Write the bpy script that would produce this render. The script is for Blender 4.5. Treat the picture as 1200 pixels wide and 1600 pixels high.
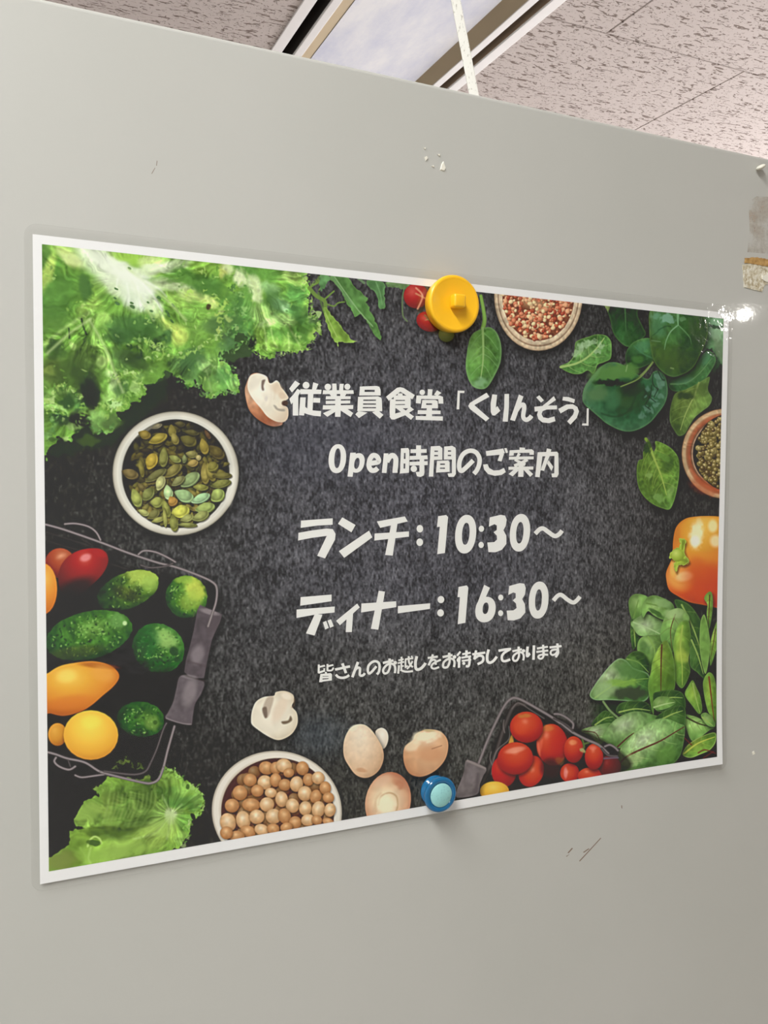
import bpy, bmesh, math, random
import numpy as np
from mathutils import Vector, Matrix
from mathutils.geometry import tessellate_polygon
for o in list(bpy.data.objects): bpy.data.objects.remove(o)
S=bpy.context.scene; COL=S.collection
# ================================================================ camera, world, lights, exposure
CEIL=1.116; FLOOR=-1.40
cd=bpy.data.cameras.new('camera'); cam=bpy.data.objects.new('camera',cd); COL.objects.link(cam)
cd.sensor_fit='VERTICAL'; cd.sensor_height=36; cd.lens=36*1331.62442/1600; cd.clip_start=.01
cam.location=(-0.226365466,-0.41730408,0.0413043006); cam.rotation_euler=(1.52822091,-0.00584053198,-0.427216378)
S.camera=cam
wd=bpy.data.worlds.new('world'); S.world=wd; wd.use_nodes=True
wd.node_tree.nodes['Background'].inputs[0].default_value=(.95,.98,1,1); wd.node_tree.nodes['Background'].inputs[1].default_value=.2
def area(name,loc,rot,sx,sy,power,col):
    l=bpy.data.lights.new(name,'AREA'); l.shape='RECTANGLE'; l.size=sx; l.size_y=sy; l.energy=power; l.color=col
    o=bpy.data.objects.new(name,l); o.location=loc; o.rotation_euler=rot; COL.objects.link(o); return o
P_CEIL=[(-.76,-.80,35),(-1.3,-3.6,22),(-2.9,-2.2,16)]     # ceiling lamps: x, y, power
for x,y,p in P_CEIL: area('ceiling_lamp_light',(x,y,CEIL-.03),(0,0,0),.26,1.16,p,(.965,.985,1.0))
area('window_daylight',(4.55,1.6,.15),(0,math.radians(90),0),1.5,2.6,215,(1.0,.965,.965))
P_DOWN=[(4.14,-3.63)]
S.view_settings.view_transform='Standard'; S.view_settings.look='None'; S.view_settings.gamma=1; S.view_settings.use_curve_mapping=False
S.view_settings.exposure=-0.01
# ---------------------------------------------------------------- flat print of the poster (painted in numpy)
SC=4.0; CW,CH=1680,1188
CAM=dict(rx=1.52822091,ry=-0.00584053198,rz=-0.427216378,loc=(-0.226365466,-0.41730408,0.0413043006),f=1331.62442)
def _rot():
    rx,ry,rz=CAM['rx'],CAM['ry'],CAM['rz']
    cx,sx,cy,sy,cz,sz=np.cos(rx),np.sin(rx),np.cos(ry),np.sin(ry),np.cos(rz),np.sin(rz)
    return np.array([[cz,-sz,0],[sz,cz,0],[0,0,1]])@np.array([[cy,0,sy],[0,1,0],[-sy,0,cy]])@np.array([[1,0,0],[0,cx,-sx],[0,sx,cx]])
_M=_rot(); _L=np.array(CAM['loc'])
def survey(u,v,y=0.0):
    """sight line through a surveyed picture point, cut with the vertical plane y (metres)"""
    d=_M@np.array([(u-600)/CAM['f'],-(v-800)/CAM['f'],-1.0]); t=(y-_L[1])/d[1]
    return _L+t*d
def survey_z(u,v,z):
    d=_M@np.array([(u-600)/CAM['f'],-(v-800)/CAM['f'],-1.0]); t=(z-_L[2])/d[2]
    return _L+t*d
def T(p):
    p=np.asarray(p,float).reshape(-1,2)
    D=np.stack([(p[:,0]-600)/CAM['f'],-(p[:,1]-800)/CAM['f'],-np.ones(len(p))],1)@_M.T
    t=-_L[1]/D[:,1]; X=_L[0]+t*D[:,0]; Z=_L[2]+t*D[:,2]
    return np.stack([(X+.21)*1000*SC,(.1485-Z)*1000*SC],1)
_jj,_ii=np.mgrid[0:CH,0:CW].astype(np.float32)
_P=np.stack([(_ii+.5)/SC/1000-.21-_L[0],np.full_like(_ii,-_L[1]),.1485-(_jj+.5)/SC/1000-_L[2]],-1)
_q=_P@_M.astype(np.float32)
PX=600+CAM['f']*_q[...,0]/-_q[...,2]; PY=800-CAM['f']*_q[...,1]/-_q[...,2]
PX=PX.astype(np.float32); PY=PY.astype(np.float32)
img=np.zeros((CH,CW,3),np.float32)
_rng=np.random.RandomState(7)
_WX=_WY=None
def _noise(cx,cy=None,seed=0):
    cy=cy or cx; r=np.random.RandomState(seed)
    th=(.6+seed*1.7)%3.14 if cx==cy else .12*((seed%5)-2)
    c,s=np.float32(np.cos(th)),np.float32(np.sin(th))
    X=(_ii if _WX is None or cx<8 else _ii+_WX*min(cx*.5,9)); Y=(_jj if _WY is None or cx<8 else _jj+_WY*min(cx*.5,9))
    x=(X*c+Y*s+3000)/np.float32(cx); y=(-X*s+Y*c+3000)/np.float32(cy)
    ix=x.astype(np.int32); iy=y.astype(np.int32); fx=x-ix; fy=y-iy
    fx=fx*fx*(3-2*fx); fy=fy*fy*(3-2*fy)
    N=1024; g=r.rand(N*N).astype(np.float32)
    i0=(iy%N)*N; i1=((iy+1)%N)*N; j0=ix%N; j1=(ix+1)%N
    a=g[i0+j0]; a+=(g[i0+j1]-a)*fx; b=g[i1+j0]; b+=(g[i1+j1]-b)*fx
    a+=(b-a)*fy
    return a
_nc={}
def NZ(cx,cy=None,seed=0):
    seed%=3
    k=(cx,cy,seed)
    if k not in _nc: _nc[k]=_noise(cx,cy,seed+int(cx*13))
    return _nc[k]
_WX=_noise(17,None,91)*2-1; _WY=_noise(19,None,92)*2-1
def vnoise(x,y,seed=0):
    ix=np.floor(x).astype(np.int32); iy=np.floor(y).astype(np.int32); fx=(x-ix).astype(np.float32); fy=(y-iy).astype(np.float32)
    fx=fx*fx*(3-2*fx); fy=fy*fy*(3-2*fy); g=np.random.RandomState(seed).rand(65536).astype(np.float32)
    i0=(iy%256)*256; i1=((iy+1)%256)*256; j0=ix%256; j1=(ix+1)%256
    a=g[i0+j0]*(1-fx)+g[i0+j1]*fx; b=g[i1+j0]*(1-fx)+g[i1+j1]*fx
    return a*(1-fy)+b*fy
def fan(x,y,r0,r1,k,amp,clip,seed=0,sq=1.,tint=(1.,1.,1.)):
    """streaks that radiate from a hub like the ribs of a frilly leaf"""
    w=win(x-r1,y-r1*sq,x+r1,y+r1*sq)
    X=PX[w]-x; Y=(PY[w]-y)/sq; r=np.hypot(X,Y)+1e-3
    dx=(NZ(30,None,seed)[w]-.5)*.35*r; dy=(NZ(30,None,seed+1)[w]-.5)*.35*r
    X=(X+dx)/r; Y=(Y+dy)/r
    n=(vnoise(X*k+50,Y*k+50+r/50,seed)-.5)+.7*(vnoise(X*k*2.6+80,Y*k*2.6+80+r/30,seed+1)-.5)+.4*(vnoise(X*k*6+80,Y*k*6+80+r/14,seed+2)-.5)
    m=np.clip((r-r0)/(r0*.8+4),0,1)*np.clip((r1-r)/(r1*.3),0,1)*clip[w]*amp
    v=img[w]; f=(2*n-.15)*m
    v*=(1+f[...,None]*np.array(tint,np.float32)); np.clip(v,0,1,out=v)
def RG(cx,seed=0,cy=None):
    return 1-np.abs(2*NZ(cx,cy,seed)-1)
def C(*c): return np.array(c,np.float32)/255.
def win(x0,y0,x1,y1,pad=4):
    t=T([(x0-pad,y0-pad),(x1+pad,y0-pad),(x1+pad,y1+pad),(x0-pad,y1+pad)])
    a=np.floor(t.min(0)).astype(int); b=np.ceil(t.max(0)).astype(int)+1
    a=np.maximum(a,0); b=np.minimum(b,[CW,CH])
    if a[0]>=b[0] or a[1]>=b[1]: return None
    return (slice(a[1],b[1]),slice(a[0],b[0]))
def smooth(p,n=6,closed=True):
    p=np.asarray(p,float).reshape(-1,2); N=len(p); out=[]
    rngI=range(N) if closed else range(N-1)
    for i in rngI:
        if closed: a,b,c,d=p[i-1],p[i],p[(i+1)%N],p[(i+2)%N]
        else: a,b,c,d=p[max(i-1,0)],p[i],p[i+1],p[min(i+2,N-1)]
        for k in range(n):
            t=k/n
            out.append(.5*((2*b)+(-a+c)*t+(2*a-5*b+4*c-d)*t*t+(-a+3*b-3*c+d)*t**3))
    if not closed: out.append(p[-1])
    return np.array(out)
def sdf(p,w):
    """signed distance to a closed polygon, negative inside (picture units)"""
    X=PX[w];Y=PY[w]; best=np.full(X.shape,1e9,np.float32); ins=np.zeros(X.shape,bool)
    N=len(p)
    for i in range(N):
        ax,ay=p[i]; bx,by=p[(i+1)%N]; ex,ey=bx-ax,by-ay; L=ex*ex+ey*ey
        if L<1e-9: continue
        t=np.clip(((X-ax)*ex+(Y-ay)*ey)/L,0,1)
        dx=X-ax-t*ex; dy=Y-ay-t*ey
        np.minimum(best,dx*dx+dy*dy,out=best)
        c=((ay>Y)!=(by>Y))
        if abs(ey)>1e-9: ins^=c&(X<ex*(Y-ay)/ey+ax)
    d=np.sqrt(best); d[ins]*=-1
    return d
def pdist(p,w,widths=None):
    X=PX[w];Y=PY[w]; best=np.full(X.shape,1e9,np.float32)
    n=len(p)
    for i in range(n-1):
        ax,ay=p[i]; bx,by=p[i+1]; ex,ey=bx-ax,by-ay; L=ex*ex+ey*ey+1e-9
        t=np.clip(((X-ax)*ex+(Y-ay)*ey)/L,0,1)
        d=np.hypot(X-ax-t*ex,Y-ay-t*ey)
        if widths is not None: d=d-(widths[i]+(widths[i+1]-widths[i])*t)
        np.minimum(best,d,out=best)
    return best
def mix(w,m,col):
    v=img[w]; v+=(col-v)*m[...,None]
def aa(d,soft=.9): return np.clip(.5-d/soft,0,1)
def ramp(t,stops):
    """stops: (t, rgb255)"""
    ts=[s[0] for s in stops]; t=np.clip(t,ts[0],ts[-1])
    return np.stack([np.interp(t,ts,[s[1][k]/255. for s in stops]) for k in range(3)],-1).astype(np.float32)
def dab(x,y,rx,ry,ang,col,a=1.,soft=.6,warp=0,ns=14,clip=None,seed=0):
    R=max(rx,ry)*(1+soft)+warp
    w=win(x-R,y-R,x+R,y+R)
    if w is None: return
    ca,sa=np.cos(np.radians(ang)),np.sin(np.radians(ang))
    X=PX[w]-x;Y=PY[w]-y
    if warp:
        X=X+(NZ(ns,None,seed+1)[w]-.5)*2*warp; Y=Y+(NZ(ns,None,seed+2)[w]-.5)*2*warp
    u=(X*ca+Y*sa)/rx; v=(-X*sa+Y*ca)/ry
    r=np.sqrt(u*u+v*v)
    m=np.clip((1+soft/2-r)/soft,0,1); m=m*m*(3-2*m)*a
    if clip is not None: m=m*clip[w]
    mix(w,m,C(*col))
def line(p,width,col,a=1.,soft=1.,sm=True,taper=None,clip=None,shade=None):
    p=smooth(p,5,False) if sm and len(np.asarray(p).reshape(-1,2))>2 else np.asarray(p,float).reshape(-1,2)
    mn,mx=p.min(0),p.max(0); R=width+soft
    w=win(mn[0]-R,mn[1]-R,mx[0]+R,mx[1]+R)
    if w is None: return
    n=len(p); ws=np.full(n,width/2.)
    if taper: ws=np.interp(np.linspace(0,1,n),np.linspace(0,1,len(taper)),taper)*width/2
    d=pdist(p,w,ws)
    m=aa(d,soft)*a
    if clip is not None: m=m*clip[w]
    c=np.broadcast_to(C(*col),d.shape+(3,))
    if shade is not None:
        c=c*(1+shade*np.clip(-d/(width/2.),0,1)[...,None]-shade*.5)
    mix(w,m,c)
def poly(p,col,sm=True,soft=1.,a=1.,rough=0,rs=6,seed=0,grad=None,tex=(),edge=None,clip=None,shadow=None,fn=None,mask_out=None):
    """filled outline. grad=(hx,hy,rx,ry,ang,stops); tex=[(scale,amp[,cy])]; edge=(width,rgb,alpha); shadow=(dx,dy,blur,alpha)"""
    p=smooth(p,6) if sm else np.asarray(p,float).reshape(-1,2)
    mn,mx=p.min(0),p.max(0)
    if shadow:
        dx,dy,bl,sa=shadow
        w=win(mn[0]+dx-bl,mn[1]+dy-bl,mx[0]+dx+bl,mx[1]+dy+bl)
        if w is not None:
            d=sdf(p+[dx,dy],w); m=np.clip(.5-d/(2*bl),0,1); m=m*m*(3-2*m)*sa
            if clip is not None: m=m*clip[w]
            mix(w,m,C(18,18,16))
    w=win(mn[0]-rough,mn[1]-rough,mx[0]+rough,mx[1]+rough)
    if w is None: return
    d=sdf(p,w)
    if rough: d=d+rough*(NZ(rs,None,seed)[w]-.5)*2+rough*.5*(NZ(rs*.45,None,seed+3)[w]-.5)*2
    m=aa(d,soft)*a
    if clip is not None: m=m*clip[w]
    if grad:
        hx,hy,rx,ry,ang,stops=grad
        ca,sa=np.cos(np.radians(ang)),np.sin(np.radians(ang)); X=PX[w]-hx;Y=PY[w]-hy
        r=np.sqrt(((X*ca+Y*sa)/rx)**2+((-X*sa+Y*ca)/ry)**2)
        c=ramp(r,stops)
    else: c=np.broadcast_to(C(*col),d.shape+(3,)).copy()
    for t in tex:
        n=NZ(t[0],t[2] if len(t)>2 else None,seed+5)[w]-.5
        c=c*(1+2*t[1]*n[...,None])
    if fn is not None: c=fn(c,d,w)
    if edge:
        ew,ec,ea=edge; k=np.clip(1+d/ew,0,1)[...,None]*ea
        c=c+(C(*ec)-c)*k
    mix(w,m,np.clip(c,0,1))
    if mask_out is not None: mask_out[w]=np.maximum(mask_out[w],m)
def ell(x,y,rx,ry,ang=0,n=24):
    t=np.linspace(0,2*np.pi,n,endpoint=False); ca,sa=np.cos(np.radians(ang)),np.sin(np.radians(ang))
    u=rx*np.cos(t);v=ry*np.sin(t)
    return np.stack([x+u*ca-v*sa,y+u*sa+v*ca],1)
def ball(x,y,rx,ry,ang,stops,hx=-.3,hy=-.35,shadow=None,tex=(),clip=None,soft=1.2,edge=None,rough=0,seed=0,spread=1.35,mask_out=None):
    ca,sa=np.cos(np.radians(ang)),np.sin(np.radians(ang))
    gx=x+hx*rx; gy=y+hy*ry
    poly(ell(x,y,rx,ry,ang),(0,0,0),sm=False,soft=soft,grad=(gx,gy,rx*spread,ry*spread,ang,stops),shadow=shadow,tex=tex,clip=clip,edge=edge,rough=rough,seed=seed,mask_out=mask_out)
def leaf(out,rib,stops,ribcol=(150,180,90),ribw=2.2,nv=5,veincol=None,va=.5,vlen=.8,tex=((9,.10),(22,.12)),shadow=(3,5,6,.5),side=.12,edge=(3,(120,150,90),.35),bump=.0,seed=0,grad=None,clip=None):
    rb=smooth(rib,6,False); mask=np.zeros((CH,CW),np.float32)
    P=smooth(out,6)
    ax,ay=rb[0]; bx,by=rb[-1]
    def fn(c,d,w):
        X=PX[w];Y=PY[w]
        s=(bx-ax)*(Y-ay)-(by-ay)*(X-ax); s=np.tanh(s/np.hypot(bx-ax,by-ay)/6)
        c=c*(1+side*s[...,None])
        if bump: c=c*(1+bump*.5*(RG(13,seed)[w]-.6)[...,None]+bump*.3*(NZ(5,None,seed+1)[w]-.5)[...,None])
        return c
    w0=P.mean(0); R=np.ptp(P,axis=0)/2
    g=grad or (w0[0]-R[0]*.2,w0[1]-R[1]*.25,R[0]*1.3,R[1]*1.3,0,stops)
    poly(P,(0,0,0),sm=False,grad=g,tex=tex,shadow=shadow,edge=edge,fn=fn,mask_out=mask,seed=seed,clip=clip)
    vc=veincol or ribcol; L=np.hypot(bx-ax,by-ay)
    wmax=max(np.ptp(P,axis=0))
    for i in range(nv):
        t=(i+.7)/(nv+.6); k=int(t*(len(rb)-2)); o=rb[k]; tg=rb[k+1]-rb[k]; tg=tg/np.hypot(*tg)
        for s in (-1,1):
            a=np.radians(48+6*np.sin(i*2.1+seed))*s; dr=np.array([tg[0]*np.cos(a)-tg[1]*np.sin(a),tg[0]*np.sin(a)+tg[1]*np.cos(a)])
            ln=wmax*.45*vlen*(1-.4*t)
            e=o+dr*ln; mid=o+dr*ln*.5-tg*ln*.05
            line([o,mid,e+tg*ln*.12],1.3,vc,va,1.2,taper=(1.,.7,.3),clip=mask)
    line(rb,ribw,ribcol,.9,1.,sm=False,taper=(1.3,1,.45))
    return mask
_F=[0,0,1.]
def fr(x,y,s): _F[:]=[x,y,float(s)]
def q(p): p=np.asarray(p,float).reshape(-1,2); return p/_F[2]+[_F[0],_F[1]]
def Q(p,closed=True,n=5): return smooth(q(p),n,closed)
def fD(x,y,rx,ry,ang,col,a=1.,soft=.7,warp=0,ns=12,clip=None,seed=0):
    X,Y=q([x,y])[0]; dab(X,Y,rx/_F[2],ry/_F[2],ang,col,a,soft,warp/_F[2],ns,clip,seed)
def fL(p,w,col,a=1.,soft=1.,taper=None,clip=None,shade=None,sm=True): line(q(p),w/_F[2],col,a,soft,sm,taper,clip,shade)
def fP(p,col,**k):
    if 'grad' in k and k['grad']:
        g=k['grad']; h=q(g[:2])[0]; k['grad']=(h[0],h[1],g[2]/_F[2],g[3]/_F[2],g[4],g[5])
    poly(q(p),col,**k)
def fB(x,y,rx,ry,ang,stops,**k):
    X,Y=q([x,y])[0]; ball(X,Y,rx/_F[2],ry/_F[2],ang,stops,**k)
def fLeaf(out,rib,stops,**k):
    if k.get('grad'):
        g=k['grad']; h=q(g[:2])[0]; k['grad']=(h[0],h[1],g[2]/_F[2],g[3]/_F[2],g[4],stops)
    return leaf(q(out),q(rib),stops,**k)
def jit(c,a,r): return tuple(np.clip(np.array(c)+r.uniform(-a,a)+r.uniform(-a,a,3)*.3,0,255))
def crinkle(clip,box,amp,s1=22,s2=9,seed=0,dirv=None):
    w=win(*box)
    n=(RG(s1,seed)[w]-.6)*.6+(RG(s2,seed+2)[w]-.6)*.5+(RG(s2*.5,seed+4)[w]-.6)*.25
    v=img[w]; v*=(1+amp*n*clip[w])[...,None]; np.clip(v,0,1,out=v)
def frills(path,cols,width,step,seed,size=(2.2,4.5),inward=None,closed=False,clip=None):
    """ruffled rim of small lobes along a path"""
    r=np.random.RandomState(seed); p=smooth(path,8,closed)
    L=np.concatenate([[0],np.cumsum(np.hypot(*np.diff(p,axis=0).T))])
    for s in np.arange(0,L[-1],step):
        x=np.interp(s,L,p[:,0]); y=np.interp(s,L,p[:,1])
        ox,oy=r.normal(0,width/2,2); c=cols[r.randint(len(cols))]; rr=r.uniform(*size)
        dab(x+ox,y+oy,rr*1.1,rr*r.uniform(.35,.8),r.uniform(0,180),jit(c,10,r),r.uniform(.45,.85),.9,3.2,5,clip,r.randint(50))
# ---- slate
def slate():
    n=np.zeros((CH,CW),np.float32)
    base=ramp(np.sqrt(((PX-650)/460)**2+((PY-790)/480)**2),[(0,(80,80,86)),(.45,(76,76,80)),(.8,(66,66,66)),(1.25,(46,46,43)),(1.7,(38,38,34))])
    rt=np.clip((PX-820)/250,0,1)*np.clip((PY-520)/150,0,1); base+=rt[...,None]*C(14,13,12)
    bt=np.clip((PY-930)/100,0,1)*np.clip((PX-380)/150,0,1); base+=bt[...,None]*C(4,4,1)
    lo=np.clip((330-PX)/130,0,1)*np.clip((PY-880)/150,0,1); base-=lo[...,None]*C(8,8,7)
    lf=np.clip((430-PX)/130,0,1)*np.clip((760-PY)/120,0,1); base-=lf[...,None]*C(16,17,18)
    rr_=np.clip((PX-930)/120,0,1); base-=rr_[...,None]*C(16,16,15)
    g=(NZ(3.5,6,1)-.5)*.24+(NZ(5.5,10,2)-.5)*.22+(NZ(14,22,3)-.5)*.10+(NZ(2.3,2.3,4)-.5)*.12+(NZ(60,60,5)-.5)*.08+(NZ(150,120,6)-.5)*.08
    img[:]=base*(1+g*1.9)[...,None]
    img[...]+=(np.clip(NZ(4,7,9)-.72,0,1)*.30)[...,None]
slate()
dab(500,1150,45,30,0,(72,88,104),.30,1.6); dab(500,690,110,60,0,(84,86,100),.30,1.6)  # bluish reflections off the film, painted into the slate
G1,G2,G3,G4,G5=(52,84,38),(86,132,52),(128,176,72),(168,206,100),(212,230,188)
def lettuce():
    LM=np.zeros((CH,CW),np.float32)
    # back dark leaves
    poly([(60,560),(150,540),(260,590),(252,630),(215,662),(165,697),(62,700)],(50,60,38),rough=5,rs=18,soft=9,mask_out=None,a=.85)
    poly([(225,520),(395,500),(400,545),(372,562),(330,560),(300,570),(235,600),(200,610)],(62,84,52),rough=4,rs=14,soft=4,a=.95)
    out=[(50,360),(200,360),(330,385),(470,415),(476,432),(484,452),(484,475),(486,492),(500,502),(494,522),(482,540),(468,545),(458,553),(440,552),(424,556),(404,556),(392,545),(386,528),(372,520),(366,540),(352,548),(345,560),(360,575),(372,595),(370,612),(352,612),(338,620),(322,616),(308,598),(296,605),(280,592),(262,580),(250,590),(230,602),(222,620),(205,628),(196,640),(180,644),(186,662),(172,674),(160,670),(140,655),(135,662),(122,668),(112,690),(90,682),(60,700)]
    poly(out,(104,152,60),rough=5,rs=9,soft=1.2,mask_out=LM,seed=2)
    c=LM
    fr(60,370,6)
    for a in [ # x,y,rx,ry,ang,col,alpha
        (600,120,560,120,8,(150,196,84),.9),(160,470,190,230,0,(92,148,60),.9),(120,640,150,120,0,(84,138,58),.8),(60,170,60,120,0,(80,120,54),.9),
        (90,330,50,170,15,(176,206,96),.9),(180,560,120,190,20,(92,140,62),.7),(260,300,60,60,0,(104,150,60),.7),
        (300,200,150,60,30,(196,216,128),.9),(640,230,330,90,28,(206,222,184),.95),(880,380,260,90,25,(212,224,200),1),(930,560,150,120,30,(206,222,194),.95),(760,440,220,130,10,(204,220,180),.9),
        (700,330,330,110,25,(210,222,192),.8),(560,560,90,130,0,(132,182,74),.8),(430,470,45,110,-8,(76,116,58),.95),(470,650,120,60,-35,(150,192,86),.8),(640,590,60,50,0,(104,156,62),.7),
        (850,840,240,110,5,(82,126,60),.95),(750,940,70,60,0,(58,84,50),.9),(620,760,70,50,10,(148,190,90),.8),(560,790,50,60,0,(140,186,84),.7),(1080,620,90,60,40,(190,214,160),.9),(1130,740,60,80,0,(176,208,130),.9),
        (1000,340,90,30,20,(222,230,212),.7),(1060,330,130,40,25,(160,200,96),.5),(860,200,200,50,10,(150,196,74),.9),(1040,240,100,50,0,(186,214,130),.9),(1100,290,120,35,5,(206,224,176),.9)]:
        fD(*a[:5],a[5],a[6],.9,18,16,c)
    # left mid-rib fan
    for p,w,col in [([500,700,400,760,250,850,150,930,60,1010],34,(168,206,112)),([420,740,480,860,530,960,620,1080,700,1200],40,(150,196,94)),([480,690,600,820,720,1000],26,(128,176,78))]:
        fL(p,w,col,.75,5,clip=c)
    for p,w in [([405,770,420,840,450,915],16),([285,860,292,950],14)]: fL(p,w,(52,72,40),.9,1.5,clip=c)
    for x,y,r1 in [(730,488,16),(720,578,16),(740,625,26),(875,620,18),(880,655,24),(1030,618,14),(1058,700,20),(1130,572,20),(850,292,18),(1080,770,14)]: fD(x,y,r1,r1*.6,30,(78,112,66),.85,.5,6,8,c)
    # radial white ribs
    for p in ([620,160,800,300,960,420,1180,500],[700,200,880,380,960,540,980,680],[660,230,800,400,840,600],[640,200,760,330,960,380,1190,420],[900,380,1050,520,1160,680]):
        fL(p,26,(222,230,212),.5,5,clip=c)
    fr(60,530,6)
    for a in [(130,300,110,140,0,(88,110,52),.9),(140,100,60,90,0,(62,88,46),.8),(90,300,60,50,0,(126,150,66),.8),(420,260,130,220,0,(78,106,50),.9),(490,560,70,130,0,(50,56,40),.95),(430,130,140,110,0,(104,140,64),.8),
        (310,50,30,50,0,(158,196,104),.9),(600,200,60,60,40,(168,206,110),.9),(700,350,80,50,40,(176,212,132),.9),(700,450,40,70,0,(176,212,134),.9),(800,200,110,110,30,(102,150,72),.8),(880,170,100,60,0,(70,92,54),.7),
        (900,340,70,35,0,(156,202,100),.9),(910,450,45,70,0,(160,204,110),.9),(800,460,50,60,0,(84,126,66),.8),(700,560,100,80,-20,(150,196,100),.9),(720,610,80,40,-15,(178,216,140),.85),(560,720,70,60,0,(140,190,96),.9),(560,800,60,60,0,(110,156,76),.8),(690,780,90,80,0,(80,108,58),.9),
        (220,480,130,40,-5,(134,186,86),.9),(110,570,50,90,30,(142,192,90),.9),(280,570,70,70,0,(74,110,58),.95),(380,600,50,110,0,(92,148,74),.9),(200,650,80,30,25,(158,206,110),.9),(160,740,50,80,0,(84,130,64),.9),(380,760,110,80,0,(48,52,40),.9),(140,820,40,40,0,(126,180,88),.9),(330,820,90,30,10,(122,156,84),.9),(100,890,40,60,20,(110,158,80),.8),(250,935,40,18,10,(130,160,90),.9),(470,950,90,50,0,(72,96,44),.7),(120,950,60,20,0,(70,100,48),.8)]:
        fD(*a[:5],a[5],a[6],.8,26,12,None if a[1]>700 else c)
    fr(220,380,20/3.)
    for a in [(120,180,130,50,0,(190,216,130),.9),(200,260,260,60,-6,(206,224,178),.95),(450,220,120,50,-10,(186,214,150),.9),(560,360,260,60,12,(90,144,60),.9),(680,450,180,80,10,(88,140,62),.9),(280,380,200,22,4,(98,150,64),.8),(700,250,190,80,0,(144,196,76),.9),
        (330,450,250,60,14,(196,218,160),.9),(600,560,200,60,10,(190,216,120),.85),(720,600,110,50,30,(202,222,130),.8),(400,620,180,60,35,(140,182,80),.9),(600,820,220,190,0,(122,172,72),.9),(500,760,60,60,0,(104,152,66),.7),
        (250,860,120,70,20,(182,208,96),.9),(390,960,90,110,0,(188,212,98),.9),(100,900,150,130,0,(86,130,60),.9),(260,980,60,90,10,(64,100,54),.9),(800,850,120,120,0,(136,186,82),.85),(950,800,110,80,0,(128,178,84),.8),
        (950,620,130,90,0,(96,148,66),.9),(1080,700,70,240,0,(88,138,64),.9),(940,470,100,60,0,(132,184,72),.8),(900,250,50,90,0,(206,222,160),.9),(850,300,40,60,0,(190,202,100),.8),(1040,370,80,70,45,(208,224,170),.95),(1120,290,90,60,0,(92,144,62),.95),(1170,440,60,120,0,(190,216,160),.9),(920,980,110,60,0,(78,104,64),.95),(1150,980,50,80,0,(92,148,66),.8)]:
        fD(*a[:5],a[5],a[6],.9,24,14,c)
    fD(705,665,24,30,0,(84,78,40),.95,.4,4,6,c); fD(840,712,40,12,0,(70,104,54),.9,.5,4,6,c); fD(1090,447,20,12,20,(90,140,70),.9,.5,4,6,c)
    for x,y in [(190,570),(340,650),(275,720),(290,750),(320,815),(1010,860)]: fD(x,y,26,13,45,(72,106,60),.85,.5,6,6,c)
    fr(360,400,6)
    for a in [(130,120,120,50,10,(92,146,62),.9),(350,170,130,60,10,(100,156,66),.85),(90,200,70,50,50,(206,222,168),.95),(240,320,60,120,-10,(200,220,160),.95),(370,300,90,60,20,(146,194,124),.8),(480,460,110,60,30,(156,200,148),.85),(560,200,90,50,0,(170,206,110),.8),(640,230,90,50,10,(156,198,92),.8),
        (620,360,110,90,30,(76,126,60),.9),(600,520,60,60,0,(74,122,62),.9),(690,600,120,120,0,(96,150,66),.85),(720,500,50,100,0,(138,188,80),.9),(780,570,60,60,0,(66,88,54),.9),(150,420,60,150,0,(104,156,68),.8),(160,620,90,180,0,(92,148,68),.8),(330,540,150,90,10,(156,202,108),.85),(330,640,90,40,-30,(174,212,130),.8),(480,600,120,60,10,(160,204,116),.8),
        (430,740,90,80,0,(96,152,64),.8),(620,740,130,90,0,(98,152,66),.85),(270,780,60,110,0,(140,190,76),.85),(380,830,60,70,20,(150,200,86),.85),(530,830,40,80,0,(150,200,90),.85),(640,840,60,50,-30,(136,190,78),.85),(770,740,50,50,0,(160,206,92),.9),(820,680,30,40,0,(116,150,70),.9),(70,800,120,110,0,(70,106,62),.9),(60,900,60,60,0,(98,150,88),.9),(190,830,30,60,0,(50,60,44),.9)]:
        fD(*a[:5],a[5],a[6],.9,22,12,c)
    for p in ([540,560,560,680,640,820,660,850],[380,680,400,780,440,860],[310,640,330,760,340,880],[540,720,550,830,545,910]): fL(p,12,(186,220,130),.6,3,clip=c)
    fr(250,340,4)
    for a in [(320,920,90,70,30,(126,178,84),.85),(250,960,80,80,0,(86,130,64),.85),(180,960,60,60,0,(84,124,66),.8),(400,1010,70,80,0,(104,164,76),.9),(320,1040,60,60,0,(130,186,86),.9),(270,920,60,30,45,(156,198,116),.6),(460,1030,30,40,0,(150,200,110),.7),(120,920,60,60,0,(80,116,64),.8),(480,800,60,60,0,(78,116,70),.7),(420,820,60,50,0,(80,120,70),.7)]:
        fD(*a[:5],a[5],a[6],.8,16,10,c)
    for p in ([230,880,290,960,320,1090],[300,900,380,980,440,1080],[340,930,400,940,450,1000]): fL(p,8,(168,206,124),.6,3,clip=c)
    # fine crinkles everywhere but the pale rib
    pale=np.exp(-(((PX-190)/70)**2+((PY-430)/50)**2)).astype(np.float32)
    fan(205,432,26,170,5,.26,c*(1-.5*pale),3); fan(398,440,22,125,5,.3,c*np.clip((PX-362)/12,0,1),6,1.1); fan(148,492,16,125,5,.3,c*np.clip((250-PX)/12,0,1)*np.clip((PY-505)/12,0,1),9,1.2); fan(330,500,40,140,6,.3,c*np.clip((PY-535)/12,0,1)*np.clip((PX-255)/12,0,1),12)
    crinkle(c*(1-.75*pale),(50,360,510,710),.24,20,9,3)
    fan(110,640,8,60,3,.3,c*np.clip((140-PX)/8,0,1),15)
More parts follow.
